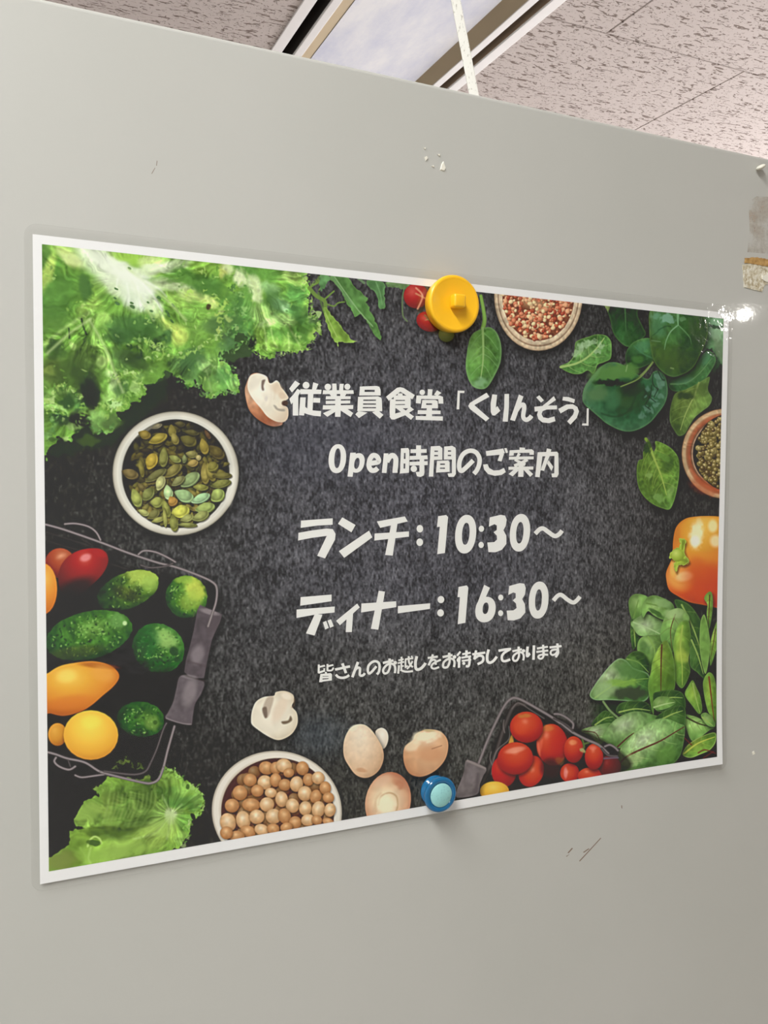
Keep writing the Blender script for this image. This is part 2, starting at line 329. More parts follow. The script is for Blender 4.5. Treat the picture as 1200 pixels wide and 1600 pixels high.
    for a in [(132,448,9,20,-5,(66,104,52),.8),(185,525,22,13,10,(56,88,48),.75),(215,515,32,20,5,(70,112,56),.7),(245,540,12,10,0,(46,66,44),.8),(120,590,40,36,10,(66,90,46),.7),(140,612,16,24,0,(44,52,36),.9),(88,545,16,14,0,(58,84,44),.75),(85,500,26,20,-25,(78,118,54),.6),(100,460,28,30,0,(88,136,58),.5),
        (205,562,34,12,25,(64,90,50),.7),(372,500,9,42,6,(72,116,58),.75),(345,505,26,14,-15,(70,104,60),.75),(330,452,30,12,12,(78,124,54),.7),(285,437,30,6,4,(96,146,62),.7),(430,470,16,20,-30,(70,114,58),.65),(470,490,14,14,0,(70,112,58),.65),(392,535,6,12,0,(42,52,38),.9),(300,560,20,14,-30,(74,116,66),.7),(345,588,14,12,0,(78,126,66),.6),(105,628,10,9,0,(54,84,46),.9),(96,655,14,8,20,(48,66,42),.8),(122,655,14,10,0,(46,52,38),.9),(185,610,9,9,0,(74,110,60),.7)]:
        dab(*a[:5],a[5],a[6],.9,5,7,c)
    for p in ([(200,420),(232,446),(262,470),(290,500)],[(206,440),(222,470),(240,500)],[(140,500),(165,545),(180,585),(192,612)],[(142,498),(110,520),(74,552)],[(375,418),(395,440),(402,466)]): line(p,4.5,(188,212,140),.55,4.,clip=c)
    fr(60,370,6)
    for a in [(640,250,260,60,30,(224,232,210),.75),(900,430,190,70,28,(226,232,216),.8),(960,560,90,90,30,(220,230,208),.6),(830,520,60,90,0,(214,228,200),.6),(1090,300,90,26,8,(216,230,190),.7),(300,210,120,40,30,(206,224,150),.6),(1060,660,60,50,40,(206,222,180),.6)]: fD(*a[:5],a[5],a[6],1.,26,12,c)
    for p in ([930,470,950,600,960,700],[830,440,850,560,840,640],[980,440,1080,560,1160,700],[740,400,730,500],[1000,420,1120,480,1200,560]): fL(p,10,(232,238,226),.55,4,clip=c)
    for x,y,r1 in [(730,488,15),(720,578,15),(740,628,26),(875,620,17),(880,655,22),(1030,618,13),(1058,700,19),(1130,572,20),(1080,770,14)]: fD(x,y,r1,r1*.5,20,(84,122,72),.8,.6,5,8,c)
    fD(430,470,42,110,-8,(78,118,58),.75,.7,8,10,c)
    # ruffled rim
    lt=[(158,196,96),(138,184,80),(178,208,128),(112,160,66),(88,134,56)]; ltg=[(116,170,86),(136,186,102),(92,144,72),(74,116,58)]
    frills([(484,470),(490,495),(500,508),(492,528),(478,545),(462,550),(440,553),(420,556),(402,555),(393,545)],lt,3,3.2,5,(1.6,3.4))
    frills([(482,430),(470,445),(486,470),(484,498)],lt,4,3.5,6,(1.6,3.2))
    frills([(385,530),(374,540),(365,548),(350,552),(344,560)],ltg,5,4,7)
    frills([(345,560),(362,575),(372,596),(368,612),(350,612),(337,619),(320,616),(306,600),(292,604),(278,588)],ltg,3.5,3.2,8,(1.8,3.6))
    frills([(220,530),(235,538),(246,545),(258,540),(262,552),(280,556),(300,550),(318,540),(332,532),(344,520),(350,505)],lt,6,2.8,9,(2,4.5))
    frills([(245,535),(232,548),(250,553)],lt,7,3,10,(2,4.5))
    frills([(175,590),(196,582),(212,590),(222,605),(215,618),(200,612)],lt,4,3,11,(2,4.5))
    frills([(150,640),(165,632),(180,628),(196,622),(200,630),(186,640),(160,648)],lt,4,3,12,(2,5))
    frills([(140,652),(146,668),(158,675),(170,672),(176,664)],ltg,4,3,13,(2,4))
    frills([(70,640),(78,622),(92,608),(108,606),(122,618),(130,640),(128,650)],lt,5,3,14,(2,5))
    frills([(74,645),(88,640),(100,645),(104,650)],lt,3,3,15,(2,4)); frills([(90,650),(85,665),(80,680),(70,684)],ltg,6,4,16,(2,4))
    frills([(370,430),(366,465),(372,500),(366,520),(350,500)],ltg,14,5,17,(2,5),clip=c)
    frills([(290,450),(320,460),(345,470),(352,490),(340,505)],[(190,216,110),(168,206,92)],12,5,18,(2,6),clip=c)
    r=np.random.RandomState(3)
    for i in range(420):
        x,y=r.uniform(70,500),r.uniform(400,690)
        if (x-190)**2/85**2+(y-430)**2/60**2<1: continue
        col=[(70,110,52),(160,204,96),(120,172,70),(190,220,130)][r.randint(4)]
        dab(x,y,r.uniform(1.5,4.5),r.uniform(1,2.4),r.uniform(20,110),jit(col,10,r),.42,.7,2.5,7,c,r.randint(40))
lettuce()
# frilly endive / rocket at the top
fr(360,400,6)
for p,w in [([740,300,800,370,880,420,890,480],36),([890,400,970,330],16),([900,450,970,470,1010,440,1070,430],14),([740,300,780,270,830,240,850,180],22),([830,320,870,260],12)]: fL(p,w,(108,140,64),.95,1.2)
frills(q([720,250,790,240,850,190]),[(130,166,84),(96,130,60)],5,3.5,21,(1.5,3.5)); frills(q([640,200,690,170,720,250]),[(160,200,100),(120,170,80)],5,3,22,(1.5,3.5))
fP([860,480,900,480,950,560,1010,620,1050,690,1110,740,1130,780,1190,800,1120,820,1060,810,1015,805,1010,850,990,815,950,770,930,700,890,600],(122,160,64),sm=False,rough=1,tex=((8,.15),(20,.12)),edge=(2,(170,196,110),.5),shadow=(3,5,6,.5))
fL([875,500,930,620,1000,760],9,(170,196,110),.7,1.5); fP([800,520,855,525,840,570,820,580],(150,180,110),soft=1.5)
fr(500,400,4)
fP([60,120,170,128,215,190,240,215,298,262,285,290,300,310,330,375,385,500,375,530,340,490,290,400,255,360,215,385,200,340,170,300,150,260,120,200,70,150],(84,128,66),sm=False,rough=1.2,tex=((8,.14),(22,.18)),edge=(2,(120,160,90),.4),shadow=(3,5,6,.5))
fL([90,130,160,230,240,340,330,440],7,(150,186,130),.7,1.5); fL([75,125,130,210,200,300],14,(130,172,120),.5,4)
fP([298,150,400,165,402,230,408,310,390,332,370,320,350,240,320,210,300,190],(86,130,78),rough=1,tex=((9,.18),),edge=(2,(120,160,100),.4),shadow=(2,4,5,.5))
fL([350,165,375,230,388,300],7,(120,164,108),.6,1.5)
fP([412,165,550,180,530,205,470,200,430,190],(104,136,86),rough=1.5,tex=((7,.25),)); fL([240,140,275,168],16,(112,146,100),.8,2); fL([528,190,515,270,518,370,545,408],9,(104,128,84),.85,1.3)
fP([0,120,60,125,40,180,0,215],(92,140,84),rough=2,tex=((7,.2),)); fL([-10,230,10,300,25,350],12,(96,130,60),.7,2)
# small radish-tomatoes behind the yellow magnet
fB(600,250,78,78,0,[(0,(196,84,74)),(.5,(164,40,42)),(1,(116,24,28)),(1.4,(70,20,22))],shadow=(2,4,6,.6))
fB(680,410,80,62,20,[(0,(200,86,72)),(.45,(160,34,36)),(1,(110,22,26)),(1.4,(66,20,20))],shadow=(2,4,6,.6))
fL([600,200,640,250,610,330],12,(206,150,120),.8,1.5); fL([600,235,668,270],12,(196,150,110),.7,1.5); fL([655,370,690,410,720,440],9,(120,120,60),.8,1.5); fL([660,400,700,390],7,(170,160,90),.7,1.5)
fB(790,490,50,48,0,[(0,(150,160,90)),(.6,(118,128,66)),(1.3,(72,80,40))],shadow=(2,4,5,.5))
# single spinach leaf
fL([1005,250,1022,340,1028,400,1018,450],26,(124,168,76),1,1.3,taper=(.8,.9,1.1),shade=.2)
fLeaf([1010,455,1060,445,1105,480,1132,560,1128,660,1090,750,1045,820,1000,832,950,810,920,750,910,680,920,590,935,520,960,480],[1016,450,1020,560,1018,660,1005,760],[(0,(112,160,78)),(.6,(88,138,62)),(1,(84,130,66)),(1.5,(70,112,60))],ribcol=(150,188,110),ribw=3,nv=4,veincol=(140,186,118),va=.6,shadow=(5,7,9,.6),side=.1,edge=(4,(132,174,112),.6),bump=.35,seed=4)
fD(1000,790,50,30,-10,(150,196,150),.6,.9,14,8); fD(950,590,22,50,10,(120,170,90),.5,.9)
# lentil bowl
fr(750,430,4.8)
fP(ell(437,160,332,408,0,40),(0,0,0),sm=False,grad=(437,160,332,408,0,[(0,(120,70,50)),(.80,(120,70,50)),(.82,(214,196,164)),(.88,(196,176,146)),(.91,(140,112,88)),(.93,(206,188,156)),(.97,(190,168,136)),(1.,(134,112,88))]),tex=((6,.12),(16,.12)),shadow=(2,8,12,.7))
r=np.random.RandomState(5)
for i in range(700):
    a=r.uniform(0,2*np.pi); rr=np.sqrt(r.uniform(0,1))*.80
    x,y=437+332*rr*np.cos(a),160+408*rr*np.sin(a)
    if y<70: continue
    c=[(206,124,88),(190,92,62),(222,160,116),(232,196,146),(170,74,50)][r.randint(5)]
    s=r.uniform(9,21)
    fB(x,y,s,s*.85,r.uniform(0,180),[(0,jit(np.array(c)+25,6,r)),(.6,c),(1.1,tuple(np.array(c)*.62)),(1.5,tuple(np.array(c)*.5))],soft=1.0)
fD(420,220,120,40,10,(224,206,150),.35,1,10,6)
# ---- spinach cluster right top
fr(900,480,5)
SP=[(0,(84,132,68)),(.5,(62,108,58)),(1.,(46,84,48)),(1.5,(34,62,36))]
SPD=[(0,(66,110,60)),(.5,(48,86,46)),(1.,(36,66,36)),(1.5,(28,50,28))]
# leaf behind top
fLeaf([240,-60,470,-40,480,60,520,150,545,210,500,260,410,310,340,270,290,200,270,110],[380,-40,385,60,390,200],SPD,ribcol=(70,110,64),nv=3,va=.3,seed=1,bump=.2,grad=(430,240,160,200,0,0),shadow=(4,6,8,.6))
fP([215,-30,260,-20,250,40,235,20],(120,140,80),rough=1.5,tex=((6,.2),))
# right pale leaf corner
fP([880,60,1010,70,1170,80,1180,460,1110,420,1060,330,1000,330,960,200],(84,128,82),rough=2,tex=((10,.2),(30,.2)),edge=(3,(60,90,60),.6))
fD(1100,200,60,60,0,(150,188,146),.8,.7,20,8); fD(1090,110,50,34,0,(130,176,136),.8,.6,10,8); fD(1010,160,22,60,-25,(140,184,140),.8,.6,10,8); fD(1050,200,20,40,0,(150,190,150),.7,.6,8,8); fD(1090,150,60,14,10,(40,62,44),.8,.6,8,8); fD(1120,330,40,100,-15,(116,130,100),.5,.8,14,8)
fD(1060,450,70,60,-30,(58,100,58),.9,.7,10)
# lower right folded leaf
fLeaf([735,640,720,560,830,520,930,450,980,380,1030,340,1080,370,1090,430,1040,520,980,600,900,640,800,660],[740,600,860,590,960,520,1060,400],SP,ribcol=(96,140,84),nv=3,va=.3,seed=7,bump=.3)
fD(1010,400,36,60,25,(84,146,96),.7,.8,10); fD(830,570,70,34,-10,(86,138,96),.7,.9,14)
# bottom leaf (pointing down) right
fLeaf([1045,545,1030,640,1062,710,1040,770,990,810,930,860,890,920,850,990,800,1005,765,960,735,900,732,820,750,730,780,670,860,640,940,600,990,570],[960,590,930,680,890,760,850,850,815,960],[(0,(118,146,66)),(.5,(98,128,58)),(1,(76,104,50)),(1.5,(54,80,40))],ribcol=(150,172,90),nv=4,va=.45,seed=9,bump=.3,side=-.14)
fD(850,690,70,34,0,(44,62,34),.75,.8,14); fD(980,640,50,60,20,(66,88,42),.6,.8,14)
# upper-left small leaf
fLeaf([-125,460,-60,430,-20,380,-10,310,0,270,50,245,100,230,160,212,230,220,270,260,278,320,270,400,220,430,170,450,150,500,130,520,90,495,40,520,-20,522,-90,495],[-120,468,0,440,90,390,170,310,220,240],[(0,(108,152,84)),(.5,(84,132,64)),(1,(68,112,54)),(1.5,(50,86,44))],ribcol=(160,190,110),ribw=3,nv=4,va=.6,seed=11,bump=.6,edge=(2.5,(140,172,90),.5))
for x,y,a,b in [(70,290,50,26),(130,270,40,18),(30,310,26,40),(160,350,30,16),(0,360,30,24),(190,300,24,30)]: fD(x,y,a,b,-20,(172,204,160),.6,.7,14,6)
# middle leaf
fLeaf([560,240,610,260,640,340,600,420,540,460,470,480,410,465,385,410,395,340,440,280,500,250],[600,400,520,360,450,300],SP,ribcol=(70,120,76),nv=2,va=.3,seed=13,bump=.3,grad=(500,300,130,140,0,0)); fD(520,310,60,40,-20,(72,130,92),.6,.9,10); fD(480,410,46,34,0,(76,128,58),.7,.9,10)
# big curled leaf lower left
fLeaf([50,720,60,640,100,570,150,510,200,460,260,432,330,435,400,470,470,520,560,560,600,510,640,495,690,530,712,600,715,680,690,760,640,830,580,900,500,950,420,972,340,960,240,910,180,860,110,800,70,765],[600,430,520,520,440,580,360,615],[(0,(32,68,42)),(.5,(40,80,50)),(.85,(58,104,68)),(1.2,(78,124,88)),(1.5,(58,92,58))],ribcol=(120,146,80),ribw=2.5,nv=0,seed=15,bump=.15,side=.0,grad=(400,700,300,260,0,0),edge=(3,(96,140,84),.6),shadow=(4,9,12,.75))
fD(300,510,180,60,-5,(92,138,66),.85,.7,16,12); fD(200,560,90,60,-30,(82,130,64),.7,.8,12); fD(270,590,130,26,3,(30,48,24),.9,.6,12,8); fD(170,680,90,60,-10,(88,126,78),.8,.8,12); fD(400,660,100,60,-15,(44,62,32),.85,.8,14); fD(450,600,80,26,-40,(34,56,30),.8,.7,8)
fD(410,740,70,50,0,(62,92,54),.7,.8,12); fD(290,720,60,90,20,(72,124,80),.6,.9,14); fL([200,830,300,855,400,820,450,740,470,670],12,(34,66,42),.7,3)
fD(420,500,60,60,0,(84,132,62),.8,.7,10); fL([600,430,540,510,470,570,350,620],10,(126,150,80),.9,1.5); fL([400,455,390,500],8,(150,180,120),.7,2)
for x,y,a,b,g in [(640,540,26,40,-20),(660,600,30,28,0),(615,660,34,36,20),(560,640,26,26,0),(600,730,30,30,30),(550,790,26,34,-30),(660,690,22,26,0),(510,850,30,26,-20),(630,770,24,22,0),(540,700,20,20,0),(590,810,20,28,-30)]:
    fD(x,y,a*.85,b*.85,g,(120,160,142),.5,.9,16,10)
for p in ([600,520,600,600,640,640],[590,610,580,690,540,760],[640,640,610,700],[570,700,620,740],[640,500,670,560,690,570],[540,770,580,800]): fL(p,7,(24,52,34),.8,1.6)
fP([50,720,60,640,100,570,150,510,200,460,175,520,120,590,85,650,72,720],(120,160,110),a=.35,soft=3)
# big top leaf
fLeaf([585,20,760,30,960,40,1010,100,1030,190,1010,280,970,370,930,450,880,500,820,530,760,545,700,525,640,470,600,400,580,300,572,180],[797,30,795,90,797,140],[(0,(64,112,58)),(.5,(56,92,44)),(.9,(58,84,38)),(1.3,(50,84,44))],ribcol=(120,172,120),ribw=3.5,nv=0,bump=.2,seed=17,grad=(800,160,260,330,0,0),shadow=(4,7,9,.7))
fD(640,140,60,100,0,(80,138,96),.6,.8,16); fD(720,90,55,36,0,(132,182,160),.7,.6,14,8); fD(620,70,36,30,0,(110,164,130),.6,.7,12,8); fD(830,90,26,20,0,(120,170,120),.5,.7,8); fD(760,400,130,100,0,(66,90,34),.5,.9,16); fD(940,200,60,110,-10,(62,86,42),.5,.9,14)
fL([797,140,740,190,705,260,690,330],9,(128,176,130),.85,1.5,taper=(1.2,.9,.4)); fL([797,140,850,190,890,240,900,290],8,(104,156,100),.75,1.5,taper=(1.2,.8,.3)); fL([640,180,700,150,740,150],6,(30,64,44),.6,2); fL([600,220,640,190],6,(30,64,44),.5,2)
fL([760,480,740,475],10,(150,180,120),.6,2); fL([590,260,660,270],5,(140,180,150),.5,2)
# lone leaf with stalk, right middle
fr(950,620,4.704)
fL([278,310,300,345,330,420],24,(128,160,60),1,1.3,taper=(1,.9,.7),shade=.2)
fLeaf([350,325,430,355,490,405,522,470,522,580,505,690,480,780,450,828,400,820,330,790,270,740,230,680,212,600,212,510,228,465,255,455,260,400,300,385,335,400,350,370],[300,350,350,480,390,580,430,720],[(0,(104,138,56)),(.5,(92,126,48)),(1,(92,134,54)),(1.5,(84,128,62))],ribcol=(156,182,80),ribw=3,nv=5,va=.55,seed=19,bump=.55,side=-.08,edge=(2.5,(128,168,76),.5),shadow=(3,8,10,.6))
fD(290,370,24,50,10,(50,74,28),.8,.6,10,8); fD(440,490,50,70,20,(56,84,32),.6,.8,14,8); fD(410,440,50,22,30,(100,148,60),.7,.7,10,8); fD(300,580,26,24,0,(140,176,90),.7,.6,12,8); fD(370,740,46,34,20,(128,172,90),.6,.7,14,8); fD(460,700,20,50,10,(150,186,100),.5,.8,10)
# mung bean bowl
fP(ell(860,418,320,332,0,48),(0,0,0),sm=False,grad=(860,418,320,332,0,[(0,(50,36,24)),(.73,(50,36,24)),(.75,(190,158,130)),(.78,(120,84,60)),(.82,(176,92,60)),(.88,(170,110,74)),(.92,(204,176,134)),(.97,(196,166,122)),(1,(130,88,60))]),tex=((14,.12,6),),shadow=(-3,6,9,.6))
fD(720,660,120,60,20,(184,84,48),.55,.8,10); fP(ell(880,410,238,280,0,40),(44,32,20),sm=False,soft=1.5)
r=np.random.RandomState(8)
for i in range(520):
    a=r.uniform(0,2*np.pi); rr=np.sqrt(r.uniform(0,1))*.97
    x,y=880+232*rr*np.cos(a),412+272*rr*np.sin(a)
    if x>862: continue
    c=[(150,132,72),(128,112,58),(172,156,92),(112,92,48)][r.randint(4)]
    s=r.uniform(13,20)
    fB(x,y,s,s*1.02,0,[(0,(222,210,160)),(.35,c),(1.,tuple(np.array(c)*.6)),(1.5,tuple(np.array(c)*.35))],soft=1.0,hx=-.25,hy=-.3)
PM=np.zeros((CH,CW),np.float32)
# bell pepper
fP([500,960,560,900,640,880,760,876,850,884,950,900,980,1200,950,1560,860,1570,790,1550,700,1530,600,1510,520,1470,450,1420,428,1340,430,1280,470,1180,478,1060],(0,0,0),grad=(690,960,420,620,20,[(0,(240,196,84)),(.3,(228,158,50)),(.55,(222,120,44)),(.8,(212,82,36)),(1.1,(184,58,28))]),tex=((40,.04),),shadow=(-4,6,10,.6),edge=(4,(196,110,40),.5),mask_out=PM)
fD(520,1330,100,90,20,(238,168,76),.85,.9,clip=PM); fD(560,1320,60,34,-10,(250,224,150),.9,.9,clip=PM); fD(480,1260,26,60,0,(246,190,90),.8,.8,clip=PM); fD(500,1010,30,60,0,(206,122,44),.6,.9,clip=PM)
fD(650,1010,46,100,8,(252,236,190),.9,.9,10,8,clip=PM); fD(640,1060,34,40,0,(255,244,215),.9,.8,clip=PM); fD(770,950,34,46,0,(250,226,160),.9,.8,clip=PM); fD(790,1060,40,44,0,(250,222,170),.85,.9,clip=PM); fD(720,1180,160,40,0,(228,140,48),.5,1,clip=PM); fD(700,1330,150,110,0,(206,70,34),.6,1,clip=PM); fD(650,1240,60,60,30,(214,96,40),.5,1,clip=PM)
fP([445,1175,470,1130,510,1110,530,1080,520,1040,560,1045,572,1070,560,1120,580,1180,595,1215,560,1240,520,1240,500,1290,480,1250,490,1210,460,1190],(150,176,56),rough=1.2,tex=((8,.2),),edge=(2,(204,220,110),.5),shadow=(2,3,3,.5)); fB(512,1165,46,46,0,[(0,(206,222,110)),(.6,(164,190,64)),(1.2,(120,140,40))])
fL([550,1060,545,1120],12,(110,130,40),.6,2)
# ---- chard cluster
fr(880,900,4)
dabk=dict(soft=.7,warp=14,ns=10)
for a in [(780,700,220,430,0,(36,52,30),.95),(470,850,260,160,0,(40,60,34),.9),(860,1120,120,90,0,(40,30,24),.95)]: fD(*a[:5],a[5],a[6],.7,14,12)
CH1=[(0,(156,192,112)),(.5,(116,160,78)),(1,(84,128,58)),(1.5,(60,96,44))]
CH2=[(0,(196,218,170)),(.45,(142,182,110)),(.9,(96,142,70)),(1.4,(60,100,48))]
CH3=[(0,(150,182,70)),(.5,(112,156,58)),(1,(86,130,50)),(1.5,(60,96,40))]
CHD=[(0,(84,124,60)),(.5,(62,98,46)),(1,(46,74,36)),(1.4,(34,54,28))]
K=dict(va=.3,nv=3,shadow=(2,4,5,.6))
fLeaf([695,150,790,180,870,300,900,420,890,600,850,560,800,400,740,260],[740,180,820,350,880,560],CHD,seed=1,**K)
fLeaf([420,300,430,260,480,280,480,380,440,460,422,400],[440,280,450,440],CHD,seed=2,**K)
fLeaf([410,150,450,112,520,125,545,170,500,240,440,275,415,230],[440,260,470,150],CH1,seed=3,ribcol=(110,150,70),**K)
fLeaf([425,290,500,240,560,250,640,300,660,370,600,400,520,380,470,370,440,330],[440,290,540,330,640,380],CH2,seed=4,ribcol=(170,200,140),**K)
fLeaf([490,210,520,140,570,120,630,140,680,170,695,215,660,250,630,275,570,250,530,220,500,260],[520,170,600,190,680,240],CH1,seed=5,ribcol=(110,150,70),**K); fD(620,170,60,26,15,(150,190,120),.6,.8,10); fD(580,230,50,14,30,(60,96,44),.8,.7,6)
fLeaf([460,450,480,390,530,370,600,370,640,400,620,500,560,570,520,560,480,500],[530,380,570,460,560,560],CH1,seed=6,ribcol=(130,170,80),**K); fD(510,450,30,50,-20,(64,104,50),.6,.8,8)
fLeaf([605,350,620,290,650,230,690,205,740,205,785,250,780,290,760,280,730,330,700,420,680,480,640,450,610,400],[700,240,670,340,680,460],CH1,seed=7,ribcol=(100,80,50),ribw=1.5,grad=(700,220,180,220,0,0),**K)
fD(690,235,60,30,0,(166,198,130),.7,.8,10)
fLeaf([730,290,780,280,795,350,800,440,780,520,790,600,740,700,690,640,690,560,690,500,685,430,700,350],[745,310,730,440,740,560,740,680],CH3,seed=8,ribcol=(160,186,80),**K); fD(740,500,40,40,0,(186,206,80),.6,.9,10)
fLeaf([800,370,850,450,880,560,880,640,830,600,790,560,790,460],[800,400,840,500,870,610],CHD,seed=9,**K)
fLeaf([895,230,900,180,880,140,900,105,925,100,935,150,930,230,915,320,900,330],[915,120,910,220,905,300],CH3,seed=10,ribcol=(90,60,40),ribw=1.5,**K); fP([855,300,880,240,905,330,915,450,890,600,870,580,850,450],(112,156,70),tex=((10,.12),),edge=(2,(160,190,110),.4),shadow=(2,3,4,.6))
fLeaf([920,400,940,330,965,280,975,400,950,470,915,560,912,460],[950,330,935,420,915,520],CH3,seed=11,ribcol=(90,70,40),ribw=1.2,**K)
fLeaf([385,520,440,470,500,480,530,520,545,570,530,612,480,600,430,570,400,550],[400,520,470,540,530,600],CHD,seed=12,grad=(440,500,130,110,0,0),**K); fD(440,540,40,26,20,(100,146,70),.7,.8,10)
fLeaf([165,745,190,690,240,620,300,550,350,515,395,530,440,575,530,612,545,700,530,760,480,790,380,780,280,775,200,775],[200,760,320,680,440,650,530,640],CH2,seed=13,ribcol=(140,180,80),grad=(280,620,220,130,-30,0),edge=(3,(160,200,150),.7),bump=.2,va=.4,nv=3,shadow=(2,5,6,.6))
fD(370,665,100,22,-3,(130,178,70),.8,.7,10); fD(420,730,120,36,0,(62,70,56),.85,.7,14); fD(260,720,70,44,-20,(158,194,130),.7,.8,14); fD(420,590,90,50,10,(84,132,66),.7,.9,14)
fLeaf([330,850,350,800,420,780,520,790,550,850,480,870,380,870],[350,850,450,830,540,840],CHD,seed=14,**K); fL([250,785,290,840,340,885],14,(130,160,100),.9,1.5)
fLeaf([180,935,200,890,260,840,310,870,330,910,280,930],[200,930,260,890,310,880],CHD,seed=15,**K)
fLeaf([110,965,200,935,300,920,290,1000,250,1040,220,1050,170,1000],[130,970,200,980,230,1030],CH2,seed=16,ribcol=(90,60,50),ribw=1.3,**K)
fLeaf([545,600,560,520,600,440,640,400,670,450,690,520,698,620,690,710,640,730,600,740,570,800,560,870,540,780,528,680],[615,430,610,560,608,720],CH3,seed=17,ribcol=(98,56,44),ribw=2,veincol=(90,120,50),grad=(600,480,130,300,0,0),va=.4,nv=4,shadow=(2,4,5,.6))
fLeaf([560,740,600,720,680,710,740,730,760,790,740,850,620,850,570,830],[580,800,660,760,740,760],CHD,seed=18,**K)
fLeaf([558,790,590,755,650,755,700,785,660,820,600,838,570,830],[565,820,630,800,690,788],CH1,seed=19,ribcol=(170,200,130),nv=2,va=.3,shadow=None)
fLeaf([755,740,780,680,805,650,830,700,850,750,860,830,840,860,800,810],[805,670,820,750,845,850],CH3,seed=20,**K)
fLeaf([870,720,870,650,905,600,940,640,950,780,940,920,915,880,890,830],[905,630,915,740,930,900],CH3,seed=21,ribcol=(130,60,40),ribw=2,veincol=(130,150,50),va=.4,nv=3,shadow=(2,4,5,.6))
fLeaf([745,870,800,870,850,890,930,940,900,960,850,1000,800,1030,770,980],[760,880,840,920,925,940],CH1,seed=22,ribcol=(70,70,30),**K); fLeaf([850,870,880,850,920,880,935,935,890,930],[860,880,920,930],CH1,seed=23,**K)
fLeaf([735,1105,760,1060,810,1020,880,985,935,975,935,1030,900,1080,840,1110,790,1130,750,1125],[745,1105,830,1040,930,1000],CH3,seed=24,ribcol=(190,200,80),va=.3,nv=2,shadow=(2,5,6,.6),edge=(2,(190,210,120),.6))
# big front chard leaves
fLeaf([245,1020,260,970,320,900,390,860,460,845,540,860,610,890,600,960,500,1040,400,1070,340,1075,280,1050],[340,1065,400,1010,440,980],CH2,seed=25,ribcol=(90,50,36),ribw=2,veincol=(130,170,90),grad=(380,930,200,130,-20,0),bump=.2,va=.4,nv=1,shadow=(3,6,7,.6))
fLeaf([575,900,600,860,680,815,740,810,760,850,755,930,740,980,650,960],[600,900,680,860,740,840],CHD,seed=28,**K)
fLeaf([340,1150,350,1090,400,1030,470,960,560,900,640,890,720,920,752,940,745,1030,720,1120,660,1180,560,1190,450,1205,345,1225],[352,1170,400,1125,500,1075,600,1030,690,975,748,940],CH2,seed=26,ribcol=(98,56,40),ribw=2.6,veincol=(176,204,120),grad=(500,1020,260,150,-30,0),bump=.35,va=.6,nv=5,vlen=.6,side=-.08,shadow=(3,6,7,.6))
fD(640,1110,70,60,-30,(98,148,60),.6,.9,14); fD(430,1150,60,40,-20,(186,210,140),.5,.8,12)
for p in ([830,1100,870,1080,930,1100],[860,1130,920,1090],[750,1010,790,1050]): fL(p,8,(120,50,44),.8,1.5)
def fD_(*a,**k): fD(*a,clip=CM,**k)
# ---- sliced mushroom, top left
fr(370,570,12)
fP([150,500,180,350,230,230,290,170,400,155,560,220,610,330,700,500,760,900,860,1090,780,1150,640,1150,480,1080,320,960,210,800],(176,112,76),tex=((8,.10),(20,.14)),shadow=(2,4,5,.6),grad=(300,450,500,700,0,[(0,(206,178,148)),(.6,(180,120,84)),(1,(164,96,66)),(1.4,(150,110,90))]))
fP([200,420,225,250,300,180,430,165,560,220,600,330,660,340,740,290,800,340,830,420,900,500,970,620,900,680,860,740,950,800,970,900,950,1010,880,1075,780,1075,680,1040,560,960,460,830,340,690,250,560],(0,0,0),grad=(450,500,520,620,0,[(0,(232,226,208)),(.7,(226,218,196)),(1.2,(206,186,160))]),tex=((14,.04),),soft=1.)
fP([460,420,470,300,530,280,520,330,500,400,510,470,480,480],(124,108,98),soft=2.2); fP([690,760,730,770,780,820,890,835,890,870,800,865,730,830],(150,142,128),a=.8,soft=2.6); fD(545,640,30,50,10,(206,198,188),.5,1,12,6); fL([600,360,640,480,640,640,600,760],16,(214,200,178),.4,5); fL([760,340,720,480,700,640],12,(206,184,154),.4,5); fD(900,720,60,50,0,(82,62,52),.9,.6); fD(760,450,130,90,40,(214,190,160),.6,.9); fD(850,580,70,60,30,(206,180,150),.6,.9)
# ---- pumpkin seed bowl
fr(170,640,1200/210.)
fP(ell(597,570,565,556,0,60),(0,0,0),sm=False,grad=(597,570,565,556,0,[(0,(60,58,40)),(.83,(60,58,40)),(.845,(132,130,116)),(.87,(196,196,184)),(.92,(216,214,200)),(.97,(190,186,170)),(1,(128,124,108))]),tex=((30,.03),),shadow=(2,8,14,.7))
fP(ell(597,573,478,486,0,60),(40,38,26),sm=False,soft=1.2)
fD(300,980,130,40,40,(232,230,216),.4,.9); fD(1090,700,34,160,5,(226,224,210),.5,.9); fD(340,170,160,26,-35,(222,220,208),.4,.9)
r=np.random.RandomState(11)
def seed(x,y,L,W,a,c):
    c=np.array(c,float); ca,sa=np.cos(np.radians(a)),np.sin(np.radians(a))
    u=np.array([-1,-.6,0,.55,.9,1,.9,.55,0,-.6])*L; v=np.array([0,.62,1,.85,.45,0,-.45,-.85,-1,-.62])*W
    p=np.stack([x+u*ca-v*sa,y+u*sa+v*ca],1)
    fP(p+[5,9],(26,24,14),a=.55,soft=2.2)
    fP(p,c,grad=(x-W*.2,y-W*.35,L*1.0,W*1.15,a,[(0,tuple(c*1.18)),(.55,tuple(c)),(.85,tuple(c*.78)),(1,tuple(c*1.05)),(1.2,tuple(c*.6))]),tex=((5,.08),(12,.10)))
cols=[(104,100,52),(122,112,58),(92,92,50),(130,122,60),(84,78,44)]
